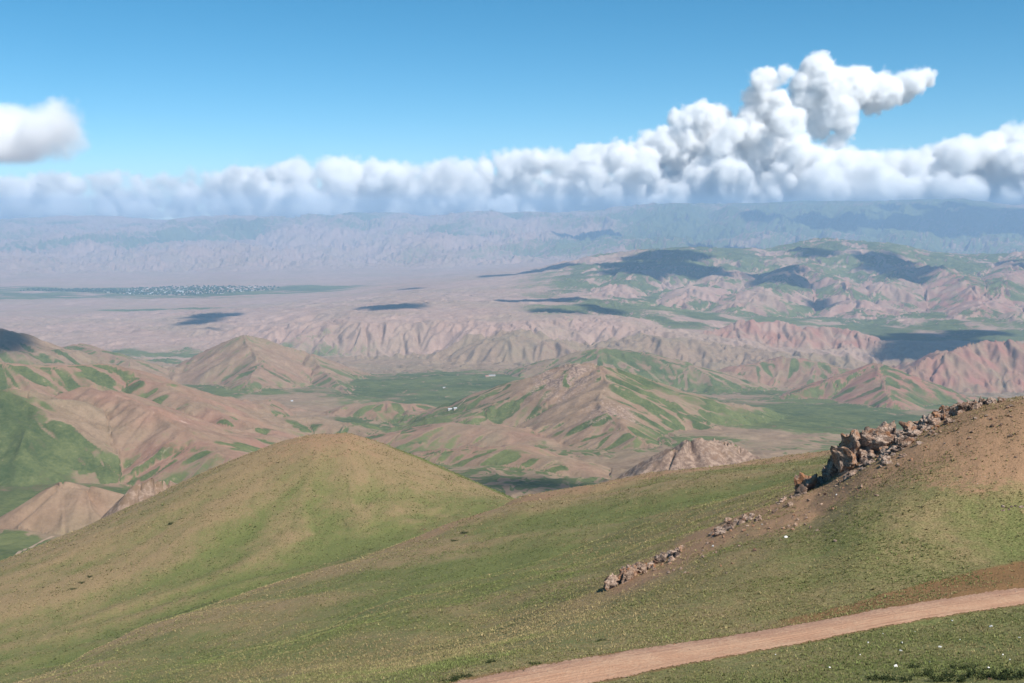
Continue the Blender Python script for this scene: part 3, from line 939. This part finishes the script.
SHADE = [(632, 268, 34, 14), (668, 262, 42, 15), (702, 270, 26, 10), (728, 248, 36, 7), (780, 273, 30, 9), (812, 251, 18, 4), (893, 265, 34, 17), (905, 272, 22, 9), (936, 258, 9, 8), (395, 306, 28, 5), (215, 316, 30, 4),
         (200, 322, 22, 4), (212, 328, 12, 2), (505, 275, 28, 4), (545, 270, 26, 4), (540, 300, 34, 4), (562, 312, 26, 4), (600, 309, 22, 4), (900, 350, 26, 8), (915, 343, 40, 8), (945, 340, 40, 8), (970, 333, 30, 5), (2, 337, 24, 6), (32, 348, 14, 3),
         (410, 289, 14, 2), (1016, 262, 12, 8), (538, 484, 26, 9), (820, 308, 12, 3), (590, 236, 40, 4), (900, 224, 90, 9), (1000, 226, 70, 10), (800, 220, 50, 5), (1040, 214, 60, 6), (950, 210, 60, 5)]  # closing entries: unseen clouds added to shade the far-right mountains


def overhead():
    out = []
    g = random.Random(3)
    for px, py, rx, ry in SHADE:
        w = hit(px, py, 900)
        D = w[1]
        ax = rx * D / F
        ax *= 1.12
        ay = min(ry * D / F / .13, ax * 1.7)
        CZ = 2600.0
        while True:
            c = w + SUN_DIR * ((CZ - w[2]) / SUN_DIR[2])
            if (c[2] - 120 - 1.25 * min(ax, ay)) / c[1] > .222 or abs(c[0]) > .6 * c[1]:
                break
            CZ += 50
        el = math.degrees(math.atan2(c[2] - 200, math.hypot(c[0], c[1])))
        r = min(ax, ay) * .8
        n = max(1, int(round(max(ax, ay) / r)))
        for i in range(n):
            t = 0 if n == 1 else (i / (n - 1) * 2 - 1)
            ex, ey = (max(ax - r, 0) * t, 0) if ax > ay else (0, max(ay - r, 0) * t)
            out.append((c[0] + ex, c[1] + ey, c[2] + g.uniform(-30, 30), r))
        if el < 12:
            print('shade cloud low', px, py, el)
    return out


cloud('clouds', overhead(), 70, 95, .04, 500, 9, kind='stuff', edge=60, soft=60.0, wisp=0.0)



# ------------------------------------------------------------------ grass, rocks, plants, houses
def col_attr(o, name, arr):
    a = o.data.color_attributes.new(name, 'FLOAT_COLOR', 'POINT')
    a.data.foreach_set('color', np.asarray(arr, np.float32).ravel())


def cover_at(x, y):
    t, r = np.arctan2(x - OX, y - OY), np.hypot(x - OX, y - OY)
    j = np.clip(((t - TH[0]) / (TH[1] - TH[0]) + .5).astype(int), 0, NT - 1)
    i = np.clip(np.searchsorted(RR, r), 0, NR - 1)
    return ATT[i, j]


def build_grass(n):
    g = np.random.RandomState(11)
    az = g.uniform(math.radians(-29), math.radians(29), n * 2)
    lr = g.uniform(math.log(36), math.log(470), n * 2)
    r = np.exp(lr)
    x, y = r * np.sin(az), r * np.cos(az)
    u = road_mask(x, y)
    cv = cover_at(x, y)
    patch = fbm(x / 9., y / 9., 3)
    keep = ((u < -.06) | (u > 1.06)) & (g.rand(n * 2) < np.clip(.75 + .9 * patch - .35 * cv[:, 1] - .5 * cv[:, 2], .12, 1))
    x, y, r, cv, patch = [a[keep][:n] for a in (x, y, r, cv, patch)]
    n = len(x)
    z = height(x, y)
    size = (.055 + .00072 * r) * np.exp(g.normal(0, .35, n))
    B = 4
    ang = g.uniform(0, 2 * np.pi, (n, 1)) + np.arange(B)[None] * (2 * np.pi / B) + g.normal(0, .3, (n, B))
    lean = g.uniform(.55, 1.0, (n, B))
    wd_ = size[:, None] * .42
    L = size[:, None] * g.uniform(.6, 1.1, (n, B))
    ca, sa = np.cos(ang), np.sin(ang)
    tip = np.stack([x[:, None] + ca * L * lean, y[:, None] + sa * L * lean, z[:, None] + L * np.sqrt(1 - lean ** 2 * .8)], -1)
    b0 = np.stack([x[:, None] - sa * wd_ * .5, y[:, None] + ca * wd_ * .5, z[:, None] - .03 + 0 * ca], -1)
    b1 = np.stack([x[:, None] + sa * wd_ * .5, y[:, None] - ca * wd_ * .5, z[:, None] - .03 + 0 * ca], -1)
    V = np.stack([b0, b1, tip], 2).reshape(-1, 3)
    Fc = np.arange(n * B * 3).reshape(-1, 3)
    wet = np.clip(cv[:, 0] * .9 - .05 + .55 * patch + .5 * fbm(x / 40., y / 40., 3) - .5 * cv[:, 1] + g.normal(0, .22, n), 0, 1)[:, None]
    dry = np.array([.27, .205, .105])
    lush = np.array([.13, .15, .05])
    c = dry * (1 - wet) + lush * wet
    c = c * np.exp(np.clip(g.normal(-.05, .3, (n, 1)), -1, .4))
    c = np.repeat(np.concatenate([c, np.ones((n, 1))], 1), B * 3, 0)
    m, h, out = material('grass_blades')
    at = h.n('ShaderNodeAttribute', attribute_name='tone')
    b = principled(h, out, at.outputs['Color'], .9, None, .1)
    o = mesh_obj('grass', V, Fc, m)
    col_attr(o, 'tone', c)
    tag(o, kind='stuff')


build_grass(420000)


def rock_material(name, lichen, pale):
    m, h, out = material(name)
    pos = h.n('ShaderNodeNewGeometry').outputs['Position']
    n1 = h.noise(pos, .9, 5, .65)
    n2 = h.noise(pos, 4.5, 4, .7)
    n3 = h.noise(pos, .45, 3, .6)
    c = h.mix(h.ramp(n2, .3, .66), rgb(.10, .066, .05), rgb(*pale))
    c = h.mix(h.math('MULTIPLY', h.ramp(n1, .44, .62), lichen), c, h.mix(n2, rgb(.22, .085, .035), rgb(.40, .20, .10)))
    c = h.mix(h.math('MULTIPLY', h.ramp(n3, .52, .66), .75), c, rgb(.05, .043, .04))
    bmp = h.n('ShaderNodeBump', ins={'Strength': 1.0, 'Distance': .18})
    h.t.links.new(h.math('ADD', n2, n1), bmp.inputs['Height'])
    principled(h, out, c, .9, bmp.outputs[0], .2)
    return m


M_ROCK = rock_material('lichen_rock', .95, (.42, .30, .225))
M_SLAB = rock_material('pale_rock', .4, (.48, .36, .285))


def rock_verts(sx, sy, sz, seed, sub=4, cuts=22, rough=.24):
    """An angular rock: a ball cut by many planes, then chipped."""
    g = random.Random(seed)
    bm = bmesh.new()
    bmesh.ops.create_icosphere(bm, subdivisions=sub, radius=1)
    planes = []
    for k in range(cuts):
        n = Vector((g.gauss(0, 1), g.gauss(0, 1), g.gauss(0, .8))).normalized()
        planes.append((n, g.uniform(.42, .86)))
    for v in bm.verts:
        for n, d in planes:
            o = v.co.dot(n) - d
            if o > 0:
                v.co -= n * o
    arr = np.array([v.co[:] for v in bm.verts])
    k = 2.3
    d = gnoise(arr[:, 0] * k + seed * .37, arr[:, 1] * k + arr[:, 2] * 1.7) + .6 * gnoise(arr[:, 2] * k * 2.2 + seed * .91, arr[:, 0] * k * 2.1 - arr[:, 1] * 2)
    d = np.round(d * 5) / 5 * .7 + d * .3
    arr = arr * (1 + rough * d[:, None]) * np.array([sx, sy, sz])
    f = [[v.index for v in p.verts] for p in bm.faces]
    bm.free()
    return arr, f


def ground_pt(px, py, D):
    w = P(px, py, D)
    return np.array([w[0], w[1], height(w[0], w[1])[0]])


def outcrop(label, px0, py0, px1, py1, D0, D1, n, size, tall, seed, mat, mat2=None, mix=.0, lift=.0, deep=.55, bed=0, thick=1.0):
    """A crag of bedrock blocks standing along a line of the slope; every block is a part."""
    g = random.Random(seed)
    a, b = ground_pt(px0, py0, D0), ground_pt(px1, py1, D1)
    c = (a + b) / 2
    root = bpy.data.objects.new('rock_outcrop', None)
    COL.objects.link(root)
    root.location = c
    tag(root, label, 'rock outcrop')
    ax = b - a
    yaw = math.atan2(ax[1], ax[0])
    ln = float(np.linalg.norm(ax))
    e1 = ax / ln
    e2 = np.array([-e1[1], e1[0], 0]) / math.hypot(e1[0], e1[1])
    e3 = np.cross(e1, e2)
    for k in range(bed):
        t = (k + .5) / bed
        p = a + ax * t
        p[2] = height(p[0], p[1])[0]
        hl = ln / bed * g.uniform(.62, .85)
        arr, f = rock_verts(hl, thick * g.uniform(.8, 1.25), thick * tall * g.uniform(.8, 1.2), seed * 100 + 60 + k, 5, 34, .30)
        arr = arr[:, :1] * e1 + arr[:, 1:2] * e2 + arr[:, 2:] * e3 + (p - c) + e3 * thick * .1
        mesh_obj('ledge', arr, f, mat2 if (mat2 and k % 2) else mat, False, root)
    for k in range(n):
        t = (k + g.uniform(.1, .9)) / n
        p = a + ax * t
        p[0] += g.gauss(0, size * .28)
        p[1] += g.gauss(0, size * deep)
        p[2] = height(p[0], p[1])[0]
        s = size * g.uniform(.45, 1.0) * (1 - .25 * abs(t * 2 - 1))
        arr, f = rock_verts(s * g.uniform(.55, 1.0), s * g.uniform(.45, .8), s * tall * g.uniform(.6, 1.1), seed * 100 + k)
        ry, rz = g.gauss(-.18, .22), yaw + g.gauss(0, .5)
        cy, sy = math.cos(ry), math.sin(ry)
        cz, sz_ = math.cos(rz), math.sin(rz)
        arr = arr @ np.array([[cy, 0, -sy], [0, 1, 0], [sy, 0, cy]])
        arr = arr @ np.array([[cz, sz_, 0], [-sz_, cz, 0], [0, 0, 1]])
        arr = arr + (p - c) + np.array([0, 0, s * tall * (.18 + lift)])
        mt = mat2 if (mat2 and g.random() < mix) else mat
        mesh_obj('boulder', arr, f, mt, False, root)


outcrop('large orange and grey crag, tallest of the ridge outcrops', 834, 462, 880, 440, 131, 129, 22, 3.9, 1.1, 3, M_ROCK, M_SLAB, .3, .15, .5, 3, 3.2)
outcrop('dark rusty crag just below the tallest crag of the ridge', 808, 488, 840, 470, 132, 131, 14, 2.1, .95, 4, M_ROCK, M_SLAB, .2, .15, .55, 2, 1.7)
outcrop('round brown crag at the lower left end of the big ridge crag', 797, 498, 812, 490, 130, 130, 8, 1.8, .95, 5, M_ROCK, None, 0, .2)
outcrop('band of pale grey slabs right of the tallest crag', 862, 466, 935, 430, 127, 125, 52, 1.9, .55, 6, M_SLAB, M_ROCK, .25, .0, 1.4, 5, 2.3)
outcrop('second lower band of pale broken slabs under the tallest crag', 842, 486, 915, 452, 122, 120, 44, 1.2, .55, 7, M_SLAB, M_ROCK, .2, -.05, 2.0, 4, 1.3)
outcrop('dark jagged rocks on the ridge between the tallest crag and the hilltop', 915, 430, 968, 411, 128, 126, 26, 1.7, .8, 8, M_ROCK, M_SLAB, .4, .1, .9, 3, 1.5)
outcrop('small rocks on the skyline near the hilltop', 964, 407, 1000, 400, 126, 124.5, 12, 1.4, .8, 9, M_ROCK, M_SLAB, .5, .15)
outcrop('rusty rock on the skyline at the right edge', 1012, 399, 1032, 396, 123, 122.5, 4, .8, .8, 10, M_ROCK, M_SLAB, .5, .1)
outcrop('small dark rocks in the grass under the round brown crag', 826, 492, 848, 488, 121, 121, 4, .75, .8, 11, M_ROCK, None, 0, .05)
outcrop('flat pale rocks just below the end of the big ridge crag', 778, 508, 800, 500, 127, 128, 12, 1.1, .55, 12, M_SLAB, M_ROCK, .3, 0)
outcrop('pale slabs half way down the ridge', 712, 538, 752, 524, 122, 125, 30, 1.4, .6, 13, M_SLAB, M_ROCK, .3, -.05, 1.1)
outcrop('dark rocks in the orange soil half way down the ridge', 772, 524, 792, 516, 122, 123, 4, .8, .7, 14, M_ROCK, None, 0, .05)
outcrop('rusty crag at the lowest end of the ridge outcrops', 609, 583, 642, 569, 113, 116, 20, 1.8, .85, 15, M_ROCK, M_SLAB, .4, .1, .55, 3, 1.3)
outcrop('pale rocks just above the lowest crag of the ridge', 644, 566, 678, 553, 116, 119, 26, 1.3, .65, 16, M_SLAB, M_ROCK, .4, 0, 1.2, 3, 1.0)
outcrop('pale stony patch on the right edge of the slope', 996, 506, 1020, 503, 99, 99, 6, .6, .4, 17, M_SLAB, None, 0, -.05)


def place(o, p):
    o.location = p
    return o


STONE_ME = []
for k in range(6):
    arr, f = rock_verts(1, .8, .65, 900 + k, 2, 12, .15)
    me = bpy.data.meshes.new('stone')
    me.from_pydata([tuple(v) for v in arr], [], f)
    STONE_ME.append(me)
M_WHITE, hW, oW = material('white_stone')
principled(hW, oW, hW.mix(hW.noise(hW.n('ShaderNodeNewGeometry').outputs['Position'], 9, 3), rgb(.55, .52, .48), rgb(.80, .78, .75)), .8)
STONE2 = []
for me in STONE_ME:
    me.materials.append(M_ROCK)
    m2 = me.copy()
    m2.materials.clear()
    m2.materials.append(M_WHITE)
    STONE2.append(m2)


def stone(px, py, size, white, label, group, g):
    p = hit(px, py, 20, 700)
    o = bpy.data.objects.new('stone', g.choice(STONE2 if white else STONE_ME))
    COL.objects.link(o)
    o.location = (p[0], p[1], p[2] + size * .25)
    o.scale = (size, size, size)
    o.rotation_euler = (g.uniform(-.4, .4), g.uniform(-.4, .4), g.uniform(0, 6.28))
    tag(o, label, 'stone', group)


gS = random.Random(21)
for px, py, sz in [(902, 643, .10), (901, 651, .11), (940, 647.5, .13), (896, 667, .16), (991, 627, .14), (989, 668, .09), (952, 621, .11), (883, 634, .08), (868, 643, .10), (1019, 638, .10),
                   (860, 655, .07), (930, 662, .06), (1003, 655, .07), (830, 668, .08), (775, 655, .07), (915, 632, .06), (960, 640, .06), (1010, 660, .07)]:
    stone(px, py, sz, True, 'small white stone on the grass below the dirt road', 'white stones below the dirt road', gS)
stone(990, 680, .14, False, 'orange stone among the dark shrubs at the bottom right', None, gS)
for px, py, sz in [(674, 645, .12), (690, 650, .08), (590, 663, .10), (612, 668, .09), (580, 672, .08), (1016, 592, .12), (1000, 596, .08), (760, 636, .09)]:
    stone(px, py, sz, False, 'brown stone lying on the dirt road', 'stones on the dirt road', gS)
for k in range(150):
    t = gS.random()
    px = 640 + t * 384
    top = np.interp(px, [a for a, b, c in CREST_A], [b for a, b, c in CREST_A])
    py = top + 5 + abs(gS.gauss(0, 20))
    if py < 575 and not (px > 1018 and py < 400):
        stone(px, py, gS.uniform(.10, .34), gS.random() < .05, 'loose stone scattered on the slope below the ridge outcrops', 'loose stones on the right slope', gS)
for px, py, sz in [(466, 536, .5), (250, 525, .35), (424, 530, .45)]:
    stone(px, py, sz, False, 'brown stone on the rounded grassy hill', 'stones on the rounded hill', gS)

M_SHRUB, h_, o_ = material('shrub_leaves')
principled(h_, o_, h_.mix(h_.noise(h_.n('ShaderNodeNewGeometry').outputs['Position'], 6, 3), rgb(.016, .028, .010), rgb(.055, .07, .022)), .8)


def shrub_mesh(seed, n=420):
    g = np.random.RandomState(seed)
    lobes = g.normal(0, .36, (6, 3)) * [1.3, 1, 0]
    c = lobes[g.randint(0, 6, n)] + g.normal(0, .22, (n, 3)) * [1, 1, .0] + np.stack([0 * g.rand(n), 0 * g.rand(n), np.abs(g.normal(.0, .33, n))], 1)
    a = g.normal(0, 1, (n, 3))
    a /= np.linalg.norm(a, axis=1)[:, None]
    b = np.cross(a, g.normal(0, 1, (n, 3)))
    b /= np.linalg.norm(b, axis=1)[:, None]
    s = g.uniform(.05, .12, (n, 1))
    V = np.stack([c - a * s, c + b * s * .6, c + a * s * 1.3, c - b * s * .6], 1).reshape(-1, 3)
    o = mesh_obj('shrub', V, np.arange(n * 4).reshape(-1, 4), M_SHRUB)
    me = o.data
    bpy.data.objects.remove(o)
    return me


SHRUBS = [shrub_mesh(60 + k) for k in range(4)]


def shrub(px, py, sx, sz, label, group=None):
    p = hit(px, py, 20, 700)
    o = bpy.data.objects.new('shrub', gS.choice(SHRUBS))
    COL.objects.link(o)
    o.location = p
    o.scale = (sx * 1.25, sx, sz * 1.7)
    o.rotation_euler = (0, 0, gS.uniform(-.4, .4))
    tag(o, label, 'shrub', group)


for px, py, sx, sz in [(915, 668, .30, .25), (957, 669, .26, .22), (967, 669, .24, .22), (877, 680, .42, .3), (890, 681, .34, .28), (907, 681, .28, .24), (926, 676, .38, .3), (949, 677, .34, .3), (972, 676, .42, .36),
                       (998, 678, .5, .34), (1012, 679, .5, .32), (1020, 677, .42, .3), (985, 679, .34, .28), (940, 681, .36, .3), (960, 682, .3, .3)]:
    shrub(px, py, sx, sz, 'low dark green shrub in the grass at the bottom right', 'dark shrubs at the bottom right')
for px, py, sx, sz in [(171, 524, .9, .6), (465, 533, 1.0, .4), (82, 583, .9, .4), (90, 577, .9, .4), (74, 589, .8, .3), (455, 541, .9, .35)]:
    shrub(px, py, sx, sz, 'dark shrub on the flank of the rounded grassy hill', 'shrubs on the rounded hill')
for px, py, sx, sz in [(493, 662, .32, .16), (445, 657, .3, .14), (463, 677, .4, .2), (452, 681, .4, .2), (535, 664, .28, .14), (600, 641, .25, .13)]:
    shrub(px, py, sx, sz, 'small dark green plant on the green slope left of the dirt road', 'plants beside the dirt road')

# ---- village and farms
M_WALL, h_, o_ = material('white_wall')
principled(h_, o_, rgb(.60, .58, .55), .8)
M_MUD, h_, o_ = material('clay_wall')
principled(h_, o_, rgb(.42, .33, .26), .9)
M_ROOF, h_, o_ = material('sheet_roof')
principled(h_, o_, rgb(.40, .42, .44), .6)
M_ROOF2, h_, o_ = material('red_roof')
principled(h_, o_, rgb(.32, .16, .12), .7)


def house_part(kind, L, W, Hh, R):
    x, y = L / 2, W / 2
    if kind == 'wall':
        v = [(-x, -y, -2), (x, -y, -2), (x, y, -2), (-x, y, -2), (-x, -y, Hh), (x, -y, Hh), (x, y, Hh), (-x, y, Hh), (-x, 0, Hh + R), (x, 0, Hh + R)]
        f = [(0, 1, 5, 4), (2, 3, 7, 6), (1, 2, 6, 9, 5), (3, 0, 4, 8, 7), (3, 2, 1, 0)]
    else:
        e, t = .6, .18
        k = R / y
        v = []
        for sx in (-x - e, x + e):
            v += [(sx, -y - e, Hh - e * k + .02), (sx, 0, Hh + R + .02), (sx, y + e, Hh - e * k + .02), (sx, -y - e, Hh - e * k + .02 + t), (sx, 0, Hh + R + .02 + t), (sx, y + e, Hh - e * k + .02 + t)]
        f = [(3, 9, 10, 4), (4, 10, 11, 5), (1, 7, 6, 0), (2, 8, 7, 1), (0, 6, 9, 3), (5, 11, 8, 2), (0, 3, 4, 1), (1, 4, 5, 2), (7, 10, 9, 6), (8, 11, 10, 7)]
    return v, f


def one_mesh_house(L, W, Hh, R, wm, rm):
    v, f = house_part('wall', L, W, Hh, R)
    v2, f2 = house_part('roof', L, W, Hh, R)
    me = bpy.data.meshes.new('house')
    me.from_pydata(v + v2, [], f + [tuple(i + len(v) for i in q) for q in f2])
    me.materials.append(wm)
    me.materials.append(rm)
    for k, p in enumerate(me.polygons):
        p.material_index = 0 if k < len(f) else 1
    return me


KINDS = [one_mesh_house(20, 12, 5, 4, M_WALL, M_ROOF), one_mesh_house(26, 13, 6, 4, M_WALL, M_ROOF), one_mesh_house(16, 11, 5, 4, M_WALL, M_ROOF2), one_mesh_house(18, 12, 5, 4, M_MUD, M_ROOF)]
gV = random.Random(77)
nh = 0
while nh < 230:
    t = gV.betavariate(2.2, 1.6)
    px = 62 + 205 * t
    mid_ = np.interp(px, [62, 130, 190, 270], [290, 291.5, 291, 288.5])
    wd2 = np.interp(px, [62, 120, 170, 215, 270], [1.2, 2.4, 4.6, 4.0, 1.6])
    py = mid_ + gV.uniform(-1, 1) * wd2
    p = hit(px, py, 9000)
    o = bpy.data.objects.new('house', gV.choice(KINDS))
    COL.objects.link(o)
    o.location = p
    o.rotation_euler = (0, 0, gV.choice([0, 1.57]) + .25 + gV.gauss(0, .1))
    sc_ = gV.uniform(.6, .95)
    o.scale = (sc_, sc_, sc_)
    tag(o, 'tiny pale house in the distant valley village', 'house', 'houses of the distant village')
    nh += 1
p = hit(180, 292.3, 9000)
r = bpy.data.objects.new('hall', None)
COL.objects.link(r)
r.location = p
tag(r, 'large long white building in the middle of the distant village', 'building')
v, f = house_part('wall', 75, 26, 12, 6)
mesh_obj('wall', v, f, M_WALL, False, r)
v, f = house_part('roof', 75, 26, 12, 6)
mesh_obj('roof', v, f, M_ROOF, False, r)


M_GREY, h_, o_ = material('grey_roof')
principled(h_, o_, rgb(.33, .33, .33), .7)


def building(name, px, py, L, W, Hh, R, wm, rm, label, rz=.3):
    p = hit(px, py, 1500)
    r = bpy.data.objects.new(name, None)
    COL.objects.link(r)
    r.location = p
    r.rotation_euler = (0, 0, rz)
    tag(r, label, 'farm building')
    v, f = house_part('wall', L, W, Hh, R)
    mesh_obj('wall', v, f, wm, False, r)
    v, f = house_part('roof', L, W, Hh, R)
    mesh_obj('roof', v, f, rm, False, r)


building('farm_house', 450, 410, 9, 6, 2.8, 1.8, M_WALL, M_ROOF, 'white roofed farm house in the green valley', .2)
building('barn', 455, 409.5, 8, 6, 2.8, 1.8, M_MUD, M_ROOF, 'small grey barn beside the white roofed farm house', .5)
building('barn', 492, 376.5, 26, 11, 4.0, 3, M_MUD, M_GREY, 'long grey barn at the far edge of the green valley', .1)
building('barn', 487, 377, 14, 9, 4, 3, M_MUD, M_ROOF2, 'short brown barn left of the long grey barn', .3)
building('hut', 444, 388, 8, 5, 2.5, 1.5, M_WALL, M_GREY, 'little white hut alone in the green valley', .2)
building('hut', 292, 401.5, 6, 4.5, 2.4, 1.5, M_WALL, M_ROOF, 'tiny white hut on the valley slope below the pyramid hill', .2)

# trees of the village: one far-off mass of crowns
def woods():
    g = np.random.RandomState(5)
    V, Fc, k = [], [], 0
    bm = bmesh.new()
    bmesh.ops.create_icosphere(bm, subdivisions=1, radius=1)
    sv = np.array([v.co[:] for v in bm.verts])
    sf = np.array([[v.index for v in q.verts] for q in bm.faces])
    bm.free()
    for i in range(900):
        t = g.beta(1.8, 1.7)
        px = 20 + 260 * t
        mid_ = np.interp(px, [20, 62, 130, 190, 270], [290, 290, 291.3, 290.6, 288.3])
        wd2 = np.interp(px, [20, 62, 120, 170, 215, 280], [.8, 1.2, 2.4, 4.6, 4.0, 1.6])
        p = hit(px, mid_ + g.uniform(-1, 1) * wd2, 9000)
        s = np.array([g.uniform(7, 16), g.uniform(6, 12), g.uniform(6, 11)])
        V.append(sv * s * (1 + g.normal(0, .16, (len(sv), 1))) + p + [0, 0, s[2] * .6])
        Fc.append(sf + k)
        k += len(sv)
    m, h, out = material('far_trees')
    principled(h, out, rgb(.035, .06, .025), .9)
    o = mesh_obj('woods', np.concatenate(V), np.concatenate(Fc), m)
    tag(o, kind='stuff')


woods()


def ribbon(name, pts, width, mat, rmin):
    w = np.array([hit(a, b, rmin) for a, b in pts])
    t = np.linspace(0, len(w) - 1, 24 * len(w))
    k = np.arange(len(w))
    x, y = np.interp(t, k, w[:, 0]), np.interp(t, k, w[:, 1])
    ker = np.ones(15) / 15
    xp = np.convolve(np.pad(x, 7, 'edge'), ker, 'valid')
    yp = np.convolve(np.pad(y, 7, 'edge'), ker, 'valid')
    dx, dy = np.gradient(xp), np.gradient(yp)
    l = np.hypot(dx, dy) + 1e-6
    nx, ny = -dy / l, dx / l
    V = []
    for s in (-1, -.33, .33, 1):
        a, b = xp + nx * width / 2 * s, yp + ny * width / 2 * s
        V.append(np.stack([a, b, height(a, b) + .25], -1))
    V = np.array(V).transpose(1, 0, 2).reshape(-1, 3)
    idx = np.arange(len(V)).reshape(-1, 4)
    f = np.stack([idx[:-1, :-1], idx[:-1, 1:], idx[1:, 1:], idx[1:, :-1]], -1).reshape(-1, 4)
    # keep the upper side up
    nrm = np.cross(V[f[0, 1]] - V[f[0, 0]], V[f[0, 3]] - V[f[0, 0]])
    if nrm[2] < 0:
        f = f[:, ::-1]
    tag(mesh_obj(name, V, f, mat, True), kind='structure')


M_TRACK, h_, o_ = material('track_dust')
principled(h_, o_, h_.mix(h_.noise(h_.n('ShaderNodeNewGeometry').outputs['Position'], .3, 4), rgb(.27, .18, .12), rgb(.38, .28, .2)), .95)
ribbon('farm_track', [(456, 408), (460, 405), (464, 401), (470, 397)], 3.5, M_TRACK, 2000)
ribbon('farm_track', [(0, 565), (14, 558), (30, 548), (42, 541), (54, 536)], 3.4, M_TRACK, 600)


# ------------------------------------------------------------------ air
def build_haze():
    x, y0, y1, z0, z1 = 21000., -200., 34200., float(Z.min()) - 1.5, max(float(Z.max()), 2.0) + 15
    v = [(a, b, c) for c in (z0, z1) for b in (y0, y1) for a in (-x, x)]
    f = [(0, 2, 3, 1), (4, 5, 7, 6), (0, 1, 5, 4), (2, 6, 7, 3), (0, 4, 6, 2), (1, 3, 7, 5)]
    m, h, out = material('valley_air')
    pv = h.n('ShaderNodeVolumePrincipled', ins={'Color': rgb(.46, .70, 1.0), 'Density': HAZE, 'Anisotropy': 0.0})
    h.t.links.new(pv.outputs[0], out.inputs['Volume'])
    o = mesh_obj('haze', v, f, m)
    tag(o, kind='stuff')
    print('haze', z0, z1)


HAZE = 4.5e-5
build_haze()

# ------------------------------------------------------------------ light, sky, camera
wd = bpy.data.worlds.new('World')
scene.world = wd
wd.use_nodes = True
nt = wd.node_tree
bg = nt.nodes['Background']
sky = nt.nodes.new('ShaderNodeTexSky')
sky.sky_type = 'NISHITA'
sky.sun_disc = False
sky.sun_elevation = SUN_EL
sky.sun_rotation = SUN_AZ
sky.altitude = 4500
sky.air_density = 1.0
sky.dust_density = 0.1
sky.ozone_density = 1.6
hs = nt.nodes.new('ShaderNodeHueSaturation')
hs.inputs['Saturation'].default_value = 1.34
hs.inputs['Hue'].default_value = .481
nt.links.new(sky.outputs[0], hs.inputs['Color'])
nt.links.new(hs.outputs[0], bg.inputs[0])
bg.inputs[1].default_value = 0.10

sd = bpy.data.lights.new('sun', 'SUN')
sd.energy = 5.0
sd.angle = math.radians(.53)
sd.color = (1.0, .955, .89)
so = bpy.data.objects.new('sun', sd)
COL.objects.link(so)
so.rotation_euler = Vector(SUN_DIR).to_track_quat('Z', 'Y').to_euler()

cd = bpy.data.cameras.new('camera')
cd.sensor_width = 36
cd.lens = F / 1024 * 36
cd.clip_start = .2
cd.clip_end = 200000
co = bpy.data.objects.new('camera', cd)
COL.objects.link(co)
co.location = (0, 0, 0)
co.rotation_euler = (math.pi / 2 - PITCH, 0, 0)
scene.camera = co

scene.render.engine = 'CYCLES'
scene.cycles.use_denoising = True
scene.cycles.max_bounces = 18
scene.cycles.diffuse_bounces = 2
scene.cycles.glossy_bounces = 1
scene.cycles.transmission_bounces = 2
scene.cycles.volume_bounces = 16
scene.cycles.transparent_max_bounces = 8
scene.cycles.use_adaptive_sampling = False
scene.view_settings.view_transform = 'Standard'
scene.view_settings.look = 'None'
scene.view_settings.exposure = 0.41
scene.view_settings.gamma = 1.0
scene.view_settings.use_curve_mapping = False
